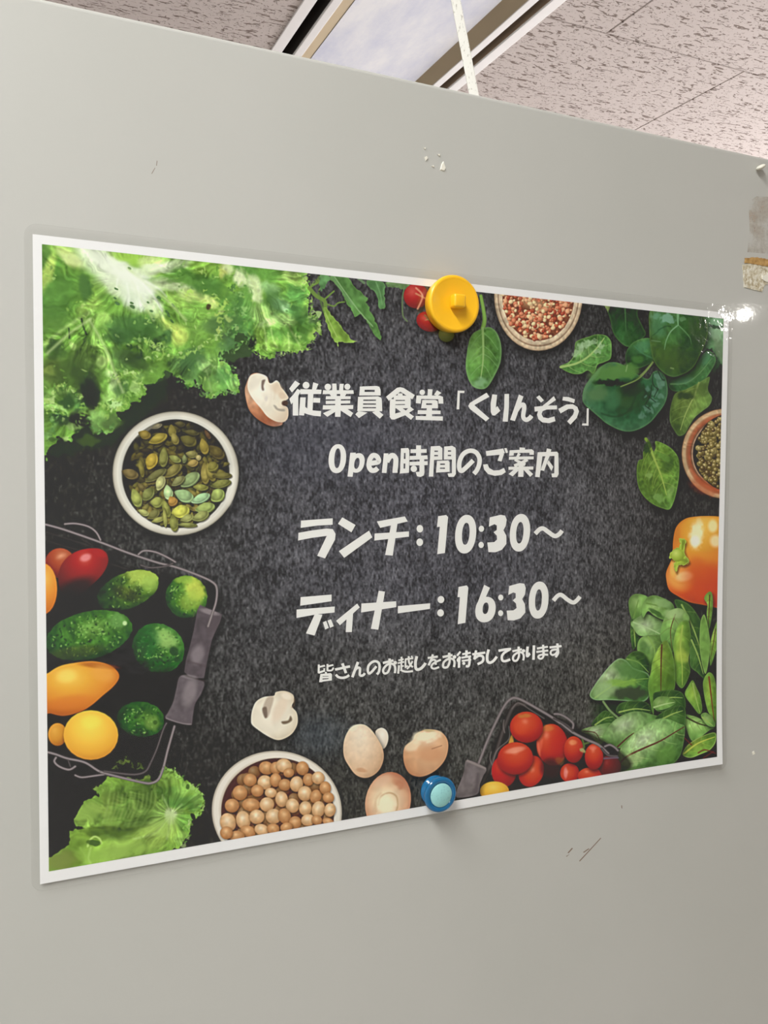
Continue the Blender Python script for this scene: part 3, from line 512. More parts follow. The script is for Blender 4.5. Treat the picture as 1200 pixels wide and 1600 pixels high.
for i in range(230):
    a=r.uniform(0,2*np.pi); rr=np.sqrt(r.uniform(0,1))*.9
    x,y=597+478*rr*np.cos(a),573+486*rr*np.sin(a)
    k=.62+.42*np.clip((y-100)/800,0,1)-.12*np.clip((x-600)/500,0,1)*np.clip((500-y)/300,0,1)
    seed(x,y,r.uniform(46,66),r.uniform(22,32),r.uniform(0,180),np.array(cols[r.randint(5)])*k)
for s in [(320,225,60,40,20,(112,98,46)),(440,262,88,44,-22,(134,122,52)),(565,190,60,36,80,(112,104,50)),(590,260,60,34,70,(120,112,58)),(710,280,80,50,25,(92,88,46)),(850,330,75,40,75,(132,118,52)),(430,150,50,22,-20,(120,114,88)),(635,130,50,26,10,(76,72,44)),(740,205,70,26,10,(84,80,46)),(880,220,50,20,60,(90,70,48)),(960,380,90,50,40,(84,76,42)),
          (380,465,78,54,-70,(156,136,52)),(490,425,92,40,92,(110,112,58)),(590,440,60,30,25,(126,132,70)),(290,520,88,24,80,(108,102,50)),(190,575,80,46,20,(98,86,52)),(740,400,56,34,10,(116,112,64)),(750,480,50,34,-10,(152,132,72)),(800,430,26,26,0,(160,150,96)),(675,440,40,22,90,(104,112,70)),(570,550,96,46,-35,(110,104,56)),(420,590,110,40,-30,(98,98,58)),(860,570,100,40,85,(130,120,60)),(910,560,90,40,70,(120,112,54)),(930,510,50,50,60,(116,112,54)),
          (1010,590,90,30,0,(96,92,48)),(1000,665,95,38,-12,(106,108,56)),(725,630,100,56,-35,(118,136,88)),(620,640,70,36,-35,(116,118,74)),(460,660,70,42,-70,(160,162,104)),(290,690,50,26,40,(92,84,50)),(245,790,90,46,70,(128,136,68)),(350,760,70,50,-50,(104,110,60)),(820,695,70,30,5,(124,126,60)),(530,740,70,42,80,(160,190,128)),(672,770,94,56,25,(132,160,108)),(820,795,90,42,-22,(142,176,128)),(970,770,70,60,-40,(136,152,80)),(430,830,60,50,0,(134,140,70)),(570,820,50,44,60,(146,112,54)),(640,912,84,60,-8,(168,170,70)),(510,880,90,34,70,(120,124,60)),(860,880,90,50,-10,(132,148,80)),(310,920,54,28,25,(150,154,90)),(400,940,60,40,-30,(108,108,62)),(440,985,60,24,-15,(140,142,76)),(500,960,90,20,85,(134,136,70)),(580,1010,80,40,80,(116,120,60)),(700,970,60,34,-15,(130,134,76)),(820,955,80,44,-20,(124,130,74)),(700,1030,90,22,3,(110,114,62))]:
    seed(*s[:5],tuple(np.minimum(np.array(s[5])*1.13,210)))
# ---- left wire basket with vegetables
fr(50,780,4)
fP([80,330,560,420,1150,560,1100,820,900,1300,700,1900,90,1800],(26,26,22),a=.8,soft=10)
W1=(120,112,112); W2=(84,78,78)
for p in ([90,205,200,240,380,300],[100,260,260,310,420,330],[480,400,600,440],[240,190,300,240,380,290]): fL(p,9,(66,62,60),.8,1.6)
fB(175,400,95,95,0,[(0,(196,112,74)),(.5,(166,70,42)),(1,(120,44,28)),(1.4,(70,30,22))],hx=.1,hy=-.5)
fB(190,360,40,22,-20,[(0,(226,160,120)),(1,(176,84,54)),(1.5,(166,70,42))],soft=8)
fP([165,480,190,400,260,335,350,308,430,312,470,350,475,400,440,470,370,540,290,595,210,600,170,550],(0,0,0),grad=(330,370,200,190,-40,[(0,(204,84,74)),(.3,(172,44,40)),(.7,(138,30,30)),(1.1,(96,28,26)),(1.5,(50,26,22))]),shadow=(2,4,5,.7),soft=1.5)
fD(335,365,34,22,-20,(226,140,140),.8,.9); fD(430,340,40,24,20,(180,50,44),.7,.9)
fD(280,560,120,60,-20,(36,24,20),.7,1)
fB(70,560,88,160,0,[(0,(232,176,72)),(.5,(222,140,48)),(1,(196,104,36)),(1.4,(120,60,28))],hx=.2,hy=-.4)
def cuke(x,y,rx,ry,ang,stops,seed,tip=None,**k):
    global CM
    CM=np.zeros((CH,CW),np.float32); k['mask_out']=CM
    fB(x,y,rx,ry,ang,stops,rough=.8,seed=seed,tex=((7,.16),(16,.18),(4,.10)),shadow=(3,5,6,.6),spread=1.25,**k)
    rr=np.random.RandomState(seed); ca,sa=np.cos(np.radians(ang)),np.sin(np.radians(ang))
    for i in range(int(rx*ry/260)):
        t=rr.uniform(0,6.28); r2=np.sqrt(rr.uniform(0,1))*.85; u=rx*r2*np.cos(t); v=ry*r2*np.sin(t)
        lt=rr.rand()<.55
        fD(x+u*ca-v*sa,y+u*sa+v*ca,rr.uniform(4,11),rr.uniform(3,6),rr.uniform(0,180),(150,196,100) if lt else (26,56,20),rr.uniform(.35,.65),.8)
CU=[(0,(128,172,72)),(.35,(86,134,48)),(.75,(56,98,34)),(1.05,(38,62,26)),(1.4,(26,38,20))]
cuke(600,570,205,112,-22,[(0,(110,146,60)),(.4,(80,116,42)),(.8,(56,84,32)),(1.1,(34,50,24)),(1.4,(26,34,20))],31,hx=.3,hy=-.3)
fD_(690,480,110,52,5,(182,208,84),.8,.8,14,8); fD_(735,530,50,50,30,(156,194,80),.7,.9,10); fD_(590,590,90,40,20,(64,62,30),.5,.9)
cuke(965,610,132,134,0,CU,32,hx=.2,hy=-.2)
fD_(1020,560,60,80,-20,(206,216,80),.8,.8,14,8); fD_(990,640,60,70,30,(156,190,70),.6,.9,12); fD_(950,500,60,26,0,(156,196,70),.7,.8,8)
cuke(355,850,280,150,-14,[(0,(110,158,70)),(.4,(70,120,46)),(.8,(48,88,34)),(1.05,(34,58,26)),(1.4,(26,36,20))],33,hx=.1,hy=-.3)
fD_(540,760,50,50,20,(120,176,90),.6,.9,8); fD_(580,775,14,14,0,(196,226,160),.9,.9); fD_(260,960,200,40,-8,(72,80,30),.6,.9)
cuke(790,930,168,152,30,[(0,(130,180,90)),(.4,(76,132,56)),(.8,(42,96,40)),(1.1,(34,62,28)),(1.4,(28,38,22))],34,hx=.3,hy=-.3)
fD_(830,870,80,46,30,(150,196,100),.7,.9,14,8); fD_(720,880,70,80,0,(34,92,44),.6,.9,12); fD_(885,950,26,30,0,(36,66,30),.8,.7,6); fD_(640,1060,80,40,30,(60,66,34),.7,.9)
fr(50,1000,4)
cuke(680,495,150,112,8,[(0,(90,134,54)),(.4,(58,104,42)),(.8,(40,78,32)),(1.1,(30,50,24)),(1.4,(24,32,20))],35,hx=.2,hy=-.1)
fD_(755,520,44,44,0,(120,160,70),.7,.8,8); fD_(770,515,14,14,0,(60,90,40),.8,.8)
fP([80,240,110,200,180,160,280,140,380,132,470,150,530,190,545,235,510,290,440,350,370,410,300,450,200,475,120,460,80,440],(0,0,0),grad=(230,230,300,190,0,[(0,(238,200,80)),(.4,(228,166,56)),(.8,(220,140,48)),(1.1,(196,106,38)),(1.5,(150,76,30))]),shadow=(3,5,6,.6),soft=1.4)
fD(420,160,120,18,6,(168,88,34),.7,.9); fD(450,210,70,50,20,(232,166,70),.6,1); fD(240,390,140,40,-8,(214,118,46),.6,1); fD(215,225,60,40,-10,(244,216,100),.6,1)
fB(160,590,60,72,0,[(0,(226,166,66)),(.6,(206,140,46)),(1.1,(160,90,34)),(1.4,(110,60,26))])
fB(368,594,172,156,0,[(0,(248,214,78)),(.4,(240,194,66)),(.8,(228,164,52)),(1.05,(200,130,44)),(1.4,(170,100,36))],hx=-.05,hy=-.35,shadow=(3,5,7,.7))
fD(370,510,60,40,0,(250,224,80),.6,1)
# basket handle (turned wood)
def barrel(p,w,col,hl):
    fL(p,w,col,1,1.4,taper=None,sm=True); 
HC=(90,82,86)
fP([1030,-180,1050,-220-0,1190,-160,1175,-110,1150,-60,1125,0,1100,110,1075,240,990,235,950,200,960,130,985,40,1010,-60],HC,sm=False,soft=1.4,tex=((20,.10),(6,.06)),shadow=(4,6,7,.6))
fP([925,225,1000,235,1075,262,1060,330,1020,400,1005,480,995,528,930,522,835,490,850,450,880,390,900,310],(98,90,94),sm=True,soft=1.4,tex=((20,.08),(6,.06)),shadow=(4,6,7,.6))
fD(1035,90,40,60,15,(150,140,144),.6,.9); fD(985,330,40,90,15,(150,140,142),.6,.9); fL([960,225,1075,255],9,(62,54,54),.9,2); fL([960,130,1090,165],8,(84,74,76),.7,3); fD(985,230,50,14,10,(150,142,144),.5,.9); fD(1110,-175,60,16,15,(150,140,142),.7,.8); fL([840,490,930,520,995,528],8,(150,140,140),.6,2); fD(1130,-90,30,60,15,(90,80,84),.6,.9)
fr(50,780,4)
TW=dict(soft=1.3)
fL([85,158,200,190,430,270,600,335,780,395,900,425,1050,480,1130,520,1155,560,1150,640,1125,720,1100,795],17,W1,1,1.3,shade=.5)
fL([205,155,270,152,350,170,400,205,428,255],15,W1,1,1.3,shade=.5); fL([665,345,700,322,770,330,840,360,895,392],15,W1,1,1.3,shade=.5); fL([680,412,740,428,830,420,880,400],13,W2,1,1.3,shade=.5)
fL([1020,700,1000,760],6,(110,106,100),.5,2)
fr(50,1000,4)
fL([95,700,150,715,220,740,330,765,430,825,560,860,680,888,740,895,790,870,820,800,850,680,890,540],18,W1,1,1.3,shade=.5)
fL([450,820,560,835,650,840,710,820,740,770,780,680,820,560,840,520],14,W2,1,1.3,shade=.4)
fL([150,735,140,760,170,790,230,810,270,790],17,W1,1,1.3,shade=.5); fL([270,845,310,858,380,850,450,840],15,W1,1,1.3,shade=.5); fL([225,750,240,790],10,W2,1,1.3)
# ---- lower-left lettuce
fr(60,1180,30/7.)
M2=np.zeros((CH,CW),np.float32)
frills(q([520,80,560,55,600,50,640,75,700,80]),[(84,106,50),(110,134,66)],6,2.5,41,(2,4.5))
fP([235,430,270,360,330,290,400,270,380,215,430,200,460,150,560,150,700,160,740,120,760,170,800,170,830,110,880,90,930,120,970,170,1050,200,1100,260,1105,330,1080,400,1030,440,1010,520,960,600,900,640,800,660,400,740,60,790,60,690,140,650,200,600,215,510,330,490,260,470],(118,160,60),rough=2.6,rs=9,mask_out=M2,soft=1.2,sm=False,shadow=(3,5,7,.6))
for a in [(330,400,120,90,-20,(130,168,70),.9),(560,330,200,120,-20,(100,138,56),.9),(700,300,80,190,20,(92,124,52),.95),(650,480,180,50,-15,(82,110,50),.95),(450,510,200,34,-3,(84,110,40),.95),(330,590,160,70,5,(122,160,56),.8),(480,290,60,60,0,(96,120,50),.8),(420,360,80,40,20,(150,184,78),.7),
    (860,420,90,160,30,(140,182,86),.9),(890,400,40,50,0,(196,218,156),.9),(880,270,100,60,20,(100,148,62),.9),(980,320,110,40,10,(88,140,60),.85),(870,150,60,50,0,(136,182,76),.9),(980,220,60,50,0,(134,182,80),.8),(1060,300,40,60,0,(132,182,84),.8),(980,450,60,60,0,(104,156,64),.8),(960,560,50,50,0,(140,184,84),.8),
    (760,540,170,80,-10,(152,188,78),.95),(560,620,150,80,-10,(146,184,76),.9),(380,650,110,90,0,(136,178,66),.9),(250,620,60,60,0,(104,140,50),.8),(150,700,110,60,-10,(112,134,58),.95),(240,710,60,50,0,(92,118,40),.8),(440,130,50,40,0,(120,150,66),.8),(720,140,50,30,0,(120,146,66),.8)]:
    fD(*a[:5],a[5],a[6],.8,20,12,M2)
for p in ([470,300,450,400,420,480],[560,260,560,380,520,490],[620,250,640,360,600,480],[700,220,690,360,640,470],[780,200,780,330,700,460],[340,340,330,400]): fL(p,14,(140,176,80),.45,4,clip=M2)
for p in ([510,300,500,400],[590,260,600,380],[660,240,670,360],[740,220,740,360]): fL(p,12,(66,96,40),.5,4,clip=M2)
for p in ([880,400,780,520,640,560],[890,410,860,560],[880,400,960,330],[890,390,830,270]): fL(p,12,(186,214,140),.5,4,clip=M2)
fL([330,610,345,570,375,545,410,560,420,590],12,(170,206,100),.9,2); fD(372,588,44,18,5,(74,104,36),.9,.6,6); fL([350,620,335,690,350,720],12,(160,200,90),.7,3); fL([280,620,320,680],10,(160,198,90),.5,3)
fL([540,600,500,700],14,(160,196,90),.4,4,clip=M2); fL([690,550,720,610],14,(96,136,50),.5,4,clip=M2); fL([610,640,640,660],10,(100,136,50),.5,3,clip=M2)
fan(267,1273,3,190,4.5,.22,M2,21,.8); crinkle(M2,(60,1190,340,1370),.18,20,9,9)
for p,w_,a_ in (([690,210,740,300,740,400,660,480,540,530,380,520],70,.55),([470,260,500,255,560,270],30,.5),([860,230,930,300,1060,320],34,.5)): fL(p,w_,(78,108,46),a_,14,clip=M2)
for a in [(330,380,90,60,-30,(138,174,76),.7),(560,640,220,60,-10,(150,190,80),.7),(330,660,80,50,0,(142,184,72),.7),(820,480,120,60,-20,(158,192,92),.6),(885,410,36,44,0,(190,214,146),.5),(480,430,40,70,0,(136,170,74),.5),(150,710,100,50,-12,(124,142,66),.8)]: fD(*a[:5],a[5],a[6],.9,14,10,M2)
fL([330,610,345,570,375,545,410,560,420,590],12,(176,210,108),.9,2); fD(372,588,44,18,5,(74,104,36),.9,.6,6); fL([350,620,335,690,350,720],10,(166,204,96),.7,3)
for x in range(480,800,28): fL([x,240+(x%5)*6,x-14,340,x-50,450-(x-480)*.2],7,(138,168,84) if x%56 else (64,92,38),.45,3,clip=M2)
frills(q([820,120,860,95,900,100,930,140,960,165,985,210,1040,200,1060,240,1095,260,1100,320,1090,370,1060,410,1030,400]),[(140,190,84),(160,204,104),(96,148,60)],4,2.4,42,(1.6,3.8))
frills(q([1030,430,1000,470,1010,530,980,570,950,600]),[(140,188,84),(110,160,66),(180,210,130)],5,2.6,43,(1.6,3.8)); frills(q([375,215,400,250,440,220,490,180]),[(110,146,60),(130,166,76)],4,3,44,(1.6,3.4))
fD(1035,410,14,24,-30,(34,44,24),.9,.5,4); fD(1000,210,14,20,0,(60,90,40),.8,.6,4)
fr(50,1000,4); fL([430,825,560,860,680,888,740,895,790,870,820,800],18,W1,1,1.3,shade=.5); fL([450,820,560,835,650,840,710,820,740,770],14,W2,1,1.3,shade=.4)
# ---- mushrooms bottom
fr(300,1060,4)
def MU(*p,**k): fP(list(p),(0,0,0),**k)
fP([368,260,375,200,400,145,450,115,510,108,525,85,580,78,630,100,638,140,625,175,655,215,660,280,630,340,580,375,530,385,470,360,410,320,375,290],(0,0,0),grad=(490,230,200,180,0,[(0,(232,224,204)),(.6,(226,218,196)),(1,(204,190,162)),(1.4,(170,156,130))]),shadow=(2,4,6,.6),tex=((12,.03),))
fP([470,120,510,120,490,200,475,240,460,245,445,225,440,190],(176,160,140),soft=3,a=.8); fP([440,190,465,180,470,235,455,245],(120,104,90),soft=2.5); fP([560,270,600,262,615,235,625,260,600,280,570,285],(116,100,80),soft=2.5)
fD(550,190,34,90,25,(222,202,176),.7,.9); fD(590,110,34,20,20,(238,226,206),.8,.9); fL([640,130,635,170,625,180],8,(150,120,90),.6,3)
fr(520,1060,4)
MUS=[(0,(236,222,196)),(.5,(226,200,168)),(.9,(212,176,138)),(1.2,(176,134,100))]
fP([265,335,300,308,335,325,348,370,335,420,312,440,285,400],(224,216,198),shadow=(2,4,5,.6),grad=(310,350,50,80,0,[(0,(236,230,214)),(1,(214,200,178)),(1.5,(180,160,136))]))
fP([65,430,75,370,105,315,150,288,200,290,245,325,285,385,312,440,318,500,295,565,250,608,195,622,140,600,95,540,70,490],(0,0,0),grad=(165,350,170,270,0,MUS),shadow=(3,5,7,.65),tex=((14,.03),(5,.02)))
fD(180,570,30,12,10,(190,130,90),.5,.9,6); fD(130,310,30,16,-30,(226,224,196),.7,.9)
fP([440,470,455,420,500,385,515,350,560,325,610,318,670,330,710,370,722,425,705,500,660,560,600,600,540,615,480,595,448,540],(0,0,0),grad=(590,400,180,220,0,[(0,(226,190,152)),(.4,(222,176,132)),(.9,(206,152,108)),(1.2,(170,110,74))]),shadow=(3,5,8,.7),tex=((14,.03),))
fD(580,365,90,34,-10,(240,228,194),.9,.8,10,8); fD(500,420,50,30,-30,(236,220,184),.7,.8,8); fD(610,470,80,50,0,(206,144,100),.6,.9); fL([620,440,650,430,680,420],5,(150,100,70),.7,1.5); fD(600,325,40,8,5,(180,170,120),.6,.8)
fP(ell(345,770,142,188,12,30),(0,0,0),sm=False,grad=(330,760,190,190,0,[(0,(238,224,186)),(.35,(228,204,166)),(.7,(212,162,124)),(.95,(186,116,84)),(1.2,(196,150,120))]),shadow=(3,5,7,.65),tex=((12,.04),))
fL([285,790,300,740,350,715,395,735,405,790,395,830],9,(190,150,106),.8,2.5); fD(330,790,60,60,0,(240,232,196),.8,.8,10,8); fL([270,830,268,760,300,720],10,(214,178,136),.6,4); fD(420,660,40,26,30,(184,112,80),.6,.9,10); fD(310,640,60,30,-30,(222,186,154),.6,.9)
# ---- chickpea bowl
fr(300,1060,4)
fP(ell(530,830,408,378,8,60),(0,0,0),sm=False,grad=(530,830,408,378,8,[(0,(80,44,22)),(.84,(84,50,28)),(.86,(196,184,164)),(.9,(224,218,204)),(.96,(222,216,202)),(.99,(176,168,150)),(1.01,(130,124,110))]),shadow=(2,6,12,.6))
fP(ell(535,848,352,350,8,60),(84,42,20),sm=False,soft=1.4)
CP=[(0,(240,224,192)),(.35,(220,184,136)),(.8,(188,140,92)),(1.1,(140,92,56)),(1.5,(100,54,26))]
CQ=[(0,(226,186,134)),(.35,(200,148,96)),(.8,(166,112,66)),(1.1,(136,76,36)),(1.5,(90,46,22))]
r=np.random.RandomState(12)
for i in range(70):
    a=r.uniform(0,6.28); rr=np.sqrt(r.rand())*.9
    fB(535+345*rr*np.cos(a),848+345*rr*np.sin(a),40,40,0,[(s[0],tuple(np.array(s[1])*.72)) for s in CQ],soft=1.4)
for x,y,a,b,k in [(465,560,48,42,1),(525,560,38,40,1),(575,545,50,44,0),(605,590,34,30,1),(690,562,40,44,1),(363,635,42,40,1),(455,650,46,46,0),(522,635,36,44,1),(580,665,40,38,1),(653,660,42,50,0),(728,632,36,40,1),(788,622,40,40,0),(300,715,46,48,1),(408,702,40,38,1),(492,715,38,32,0),(560,755,40,50,0),(705,720,44,48,0),(773,738,36,44,1),(832,685,36,42,1),(250,795,46,44,1),(370,790,58,42,1),(468,788,46,46,0),(628,795,42,46,0),(708,812,40,46,0),(790,818,42,52,0),(852,745,36,34,1),(862,822,36,44,0),(225,900,50,60,0),(320,885,46,58,0),(405,865,48,46,0),(510,862,50,48,0),(578,860,40,50,1),(645,900,40,40,1),(725,885,44,38,0),(350,955,50,36,1),(435,945,46,36,0),(508,940,40,34,1),(280,985,50,34,1),(590,930,40,30,1),(780,885,34,30,1),(850,895,36,24,1),(215,965,40,40,1)]:
    fB(x,y,a,b,r.uniform(-20,20),CQ if k else CP,soft=1.3,hx=-.1,hy=-.25,shadow=(.5,1.5,3,.5),tex=((6,.06),))
# ---- right tomato basket
fr(700,1050,4)
fP([380,220,500,200,1060,480,1060,640,200,760,160,780,240,560,330,330],(40,36,34),a=.75,soft=6)
fL([170,780,230,660,300,500,350,350,400,230,440,200,480,205],26,(78,72,70),.9,1.6,shade=.4)
for p in ([350,300,345,340,355,380],[270,500,262,540,275,580],[380,340,380,420,300,500,270,640]): fL(p,7,(130,122,118),.7,1.5)
TO=[(0,(228,124,92)),(.2,(212,80,50)),(.6,(196,58,38)),(1,(150,36,26)),(1.35,(96,24,20))]
fP([385,420,400,390,410,440,380,450],(206,150,60),soft=2)
fB(760,630,60,60,0,TO,hx=-.3,hy=-.1); fB(890,650,80,54,0,TO,hy=-.5); fB(1010,590,70,70,0,[(0,(150,60,56)),(.5,(110,28,28)),(1.3,(60,20,20))])
fB(520,620,78,100,20,TO,hx=.1,hy=-.1,shadow=(1,3,4,.6)); fB(350,620,78,100,0,[(0,(214,70,50)),(.6,(186,36,30)),(1.3,(120,24,22))])
fB(650,455,98,132,-5,TO,hx=-.35,hy=-.45,shadow=(1,3,5,.6)); fD(690,450,60,70,0,(196,48,40),.6,1); fD(575,450,16,60,10,(236,120,90),.5,1); fL([560,440,575,520],8,(236,140,110),.5,3); fD(620,350,40,20,0,(214,150,70),.5,.9)
fB(490,345,104,98,0,TO,hx=-.1,hy=-.35,shadow=(1,3,5,.6)); fD(480,275,40,14,0,(190,140,60),.6,.8,6); fD(450,350,40,40,0,(222,86,50),.5,1)
fB(420,540,112,102,-10,TO,hx=.0,hy=-.4,shadow=(1,3,5,.6)); fD(420,488,60,18,-12,(240,160,130),.7,.9); fL([330,600,420,610,500,580],16,(170,50,34),.5,5)
fB(785,485,62,84,0,TO,hx=-.2,hy=-.5,shadow=(1,3,5,.6)); fD(780,440,24,16,0,(238,160,100),.6,.9); fB(912,530,58,82,0,TO,hx=-.1,hy=-.5,shadow=(1,3,5,.6)); fD(905,475,22,12,0,(236,130,110),.6,.9)
fD(640,600,60,60,0,(70,20,18),.8,.8); fD(700,555,30,24,0,(150,110,70),.5,.8,8); fD(735,630,12,34,0,(240,160,160),.6,.9)
for p in ([840,420,850,470,830,490],[850,450,880,440],[840,480,855,500]): fL(p,12,(96,120,60),.9,1.5)
fD(840,490,20,12,30,(200,180,120),.7,.8)
fB(290,745,92,62,0,[(0,(240,206,90)),(.5,(230,178,56)),(1.1,(196,126,40)),(1.4,(140,80,30))],hx=-.1,hy=-.4)
fL([190,575,250,420,320,270,360,200,390,170,420,162,470,180,560,230,660,290,760,365,860,420,940,455,1000,510],19,W1,1,1.3,shade=.4)
fL([400,230,430,195,460,200,520,240,600,290],8,(110,102,100),.8,1.4)
fL([665,262,700,265,740,285,780,320,780,350],16,W1,1,1.3,shade=.4); fL([660,290,740,330,780,370],12,W2,1,1.3); fL([700,330,760,380],12,(70,64,64),.9,1.5)
fL([980,465,1010,455,1040,470,1060,490],16,W1,1,1.3,shade=.4); fL([960,480,1000,520,1055,525],16,W2,1,1.3,shade=.4); fL([975,540,1060,535],12,(110,100,120),.8,1.5)
fP([120,550,235,600,220,650,200,700,180,765,60,785,55,740,75,690,100,620],(112,104,104),soft=1.4,sm=True,tex=((20,.10),(6,.06)),shadow=(3,5,7,.6)); fD(150,640,34,60,15,(140,130,132),.5,.9); fL([122,555,232,602],14,(146,136,132),.9,2); fL([185,640,175,750],20,(84,76,78),.6,5)
# soft overall print tone
_l=img@np.array([.3,.59,.11],np.float32); img+=(_l[...,None]-img)*.10; 
def _blur(a,k):
    for ax in (0,1):
        p=np.pad(a,[(k,k) if i==ax else (0,0) for i in range(3)],mode='edge'); c=np.cumsum(p,axis=ax,dtype=np.float64); 
        c=np.concatenate([np.zeros_like(np.take(c,[0],axis=ax)),c],axis=ax); n=2*k+1; L=a.shape[ax]
        a=((np.take(c,range(n,n+L),axis=ax)-np.take(c,range(0,L),axis=ax))/n).astype(np.float32)
    return a
img+=.55*(img-_blur(_blur(img,2),2)); np.clip(img,0,1,out=img)
# ---------------------------------------------------------------- lettering: (x0,y0,scale) frame, then glyph pieces
def TX():
    L=[]
    # P polygon, D disc, S stroke(width,pts,smooth), E ring(cx,cy,rx,ry,icx,icy,irx,iry,shear)
    L.append(('heading_lettering',[
     (440,590,7.5,"""
P 158,35 215,72 120,175 88,130
P 185,130 225,155 195,215 195,445 130,445 130,290 112,315 90,250 140,195
D 286,90,40
P 370,55 430,75 405,140 355,140
P 218,135 468,142 462,192 218,195
P 308,190 372,190 362,390 300,372
P 372,238 452,240 450,295 368,292
P 218,232 282,232 276,350 262,445 203,440
P 276,345 330,380 400,388 462,392 458,455 380,448 320,435 262,415
D 541,110,38
D 770,107,35
P 592,70 642,70 645,150 592,150
P 680,73 728,73 720,150 672,150
P 484,148 840,148 845,190 480,195
P 560,190 645,190 645,220 580,220
P 685,190 760,190 740,220 685,220
P 518,218 808,218 808,252 516,256
P 518,272 803,268 803,303 516,310
P 484,325 838,322 838,368 480,375
P 628,215 695,215 690,460 625,460
P 590,370 628,365 628,400 535,460 483,418
P 690,365 770,368 838,415 808,462 690,385
P 915,105 1110,98 1145,108 1158,143 915,143
P 914,143 972,143 970,168 912,168
P 1090,143 1158,143 1160,168 1090,168
P 912,168 1160,168 1160,210 908,210
P 895,225 1130,220 1165,235 1173,258 893,258
P 893,256 957,256 950,362 888,362
P 1105,256 1173,256 1178,362 1105,362
P 953,274 1110,272 1110,303 951,303
P 952,318 1110,318 1110,346 949,346
P 888,360 1178,360 1178,395 885,393
P 900,392 1005,410 905,475 862,430
P 1060,405 1130,385 1192,437 1150,482"""),
     (580,590,7.5,"""
P 172,225 300,120 340,112 380,122 510,205 480,255 340,165 205,272
P 312,185 365,185 368,212 308,212
P 262,208 430,212 458,235 462,262 262,262
P 220,250 285,255 278,470 218,465 214,400
P 395,260 462,260 460,345 395,340
P 283,275 397,273 397,310 283,312
P 283,322 460,320 460,345 455,360 283,360
P 290,358 360,355 500,455 465,495
P 455,338 500,375 400,440 270,492 235,490 212,455 290,418 400,390
D 597,173,32
P 663,135 718,138 710,215 658,215
P 770,148 822,180 775,215 735,200
P 530,210 800,210 840,225 845,305 788,305 785,255 585,250 578,305 522,300
P 597,262 750,262 776,275 780,302 593,302
P 592,300 642,300 642,322 590,322
P 712,300 780,300 780,322 712,322
P 590,321 782,321 780,360 583,360
P 650,358 712,358 712,457 640,457
P 545,382 812,388 812,428 542,428
P 520,450 838,455 838,505 520,495"""),
     (700,590,5,"""
P 75,102 128,103 126,121 92,120 87,248 66,248
P 300,118 322,150 205,215 322,318 295,342 170,245 157,222 170,198
P 345,130 383,135 372,235 385,222 408,260 365,297 345,295 333,270 332,200
P 440,128 476,128 475,230 466,345 426,343 438,230
P 553,132 588,148 522,340 484,330
C 34 530,262 560,222 588,212 594,240 586,305 608,330 635,318 652,298
P 688,155 712,138 748,178 725,195
P 825,145 842,175 780,218 850,218 850,248 770,250 738,262 730,285 742,310 780,318 830,303 838,340 790,356 735,350 705,325 694,290 702,262 677,266 673,228 735,222 775,190
P 898,150 940,152 990,170 984,200 935,185 892,178
P 860,245 925,210 975,208 1010,230 1022,265 1005,315 955,368 930,342 975,290 985,262 975,245 940,245 878,280
P 1083,240 1098,240 1096,376 1045,374 1048,358 1080,358""")]))
    L.append(('opening_hours_lettering',[
     (500,690,6,"""
E 162,160,82,136,163,156,29,93,-.06
P 283,105 335,103 322,200 305,330 257,328
E 350,200,66,92,345,204,24,52,-.15
C 46 462,205 545,190 540,150 515,130 487,135 464,175 458,230 480,268 515,268 540,248
P 597,110 640,110 632,200 622,295 578,293
C 48 625,190 652,145 682,130 708,160 708,215 702,270 702,293
P 757,64 825,60 836,80 836,106 755,108
P 755,105 786,105 784,163 753,163
P 800,105 836,105 836,163 800,163
P 753,162 836,162 835,206 751,206
P 751,205 783,205 782,255 750,255
P 798,205 835,205 834,255 797,255
P 750,254 834,252 832,292 746,300
P 900,35 945,35 945,135 898,135
P 848,72 998,70 998,105 846,108
P 840,135 1005,128 1008,165 838,172
P 838,190 1008,183 1008,220 838,225
P 932,165 975,165 978,290 970,318 940,332 908,325 895,285 930,283
D 878,255,30
P 1037,45 1120,40 1145,62 1145,84 1034,84
P 1034,82 1072,82 1060,328 1018,328
P 1104,82 1145,82 1145,140 1104,140
P 1070,97 1106,97 1106,125 1068,125
P 1066,138 1145,138 1145,170 1062,172"""),
     (680,690,5.714,"""
P 78,45 150,38 180,55 183,78 78,78
P 78,76 112,76 110,132 76,132
P 140,76 183,76 183,132 140,132
P 108,90 142,90 142,118 108,118
P 76,130 183,130 183,160 76,160
P 147,150 183,150 183,290 165,315 118,315 108,285 147,282
P 15,172 115,168 127,185 127,195 12,197
P 12,195 42,195 40,275 5,277
P 85,193 127,193 127,270 85,272
P 40,208 87,208 87,232 40,232
P 40,244 127,244 127,270 5,277
C 40 338,168 270,235 232,262 213,235 218,170 250,110 305,82 360,95 392,145 390,205 370,255 343,288
P 450,85 585,65 605,100 612,112 590,178 555,170 572,118 455,128
P 425,205 465,200 480,235 520,258 570,255 612,235 628,272 590,298 530,306 470,290 435,250
P 583,65 605,61 620,103 600,108
P 615,60 635,57 648,98 628,103
P 750,52 800,55 798,78 750,78
P 662,78 860,68 880,85 878,118 840,118 838,100 700,102 698,125 657,128
P 657,135 878,132 876,158 655,162
S 28 750,105 715,165 802,207
S 28 822,160 770,190 703,217
P 652,225 875,222 873,250 652,252
P 742,200 788,200 785,315 738,315
P 705,245 745,255 690,310 652,290
P 785,250 830,250 872,290 845,315
P 912,95 1085,90 1097,105 1100,290 1085,318 1040,318 1035,285 1060,283 1062,128 955,132 930,318 890,315
P 995,60 1035,70 1020,130 1005,165 970,262 938,255 980,135
P 1010,165 1052,225 1035,262 995,195""")]))
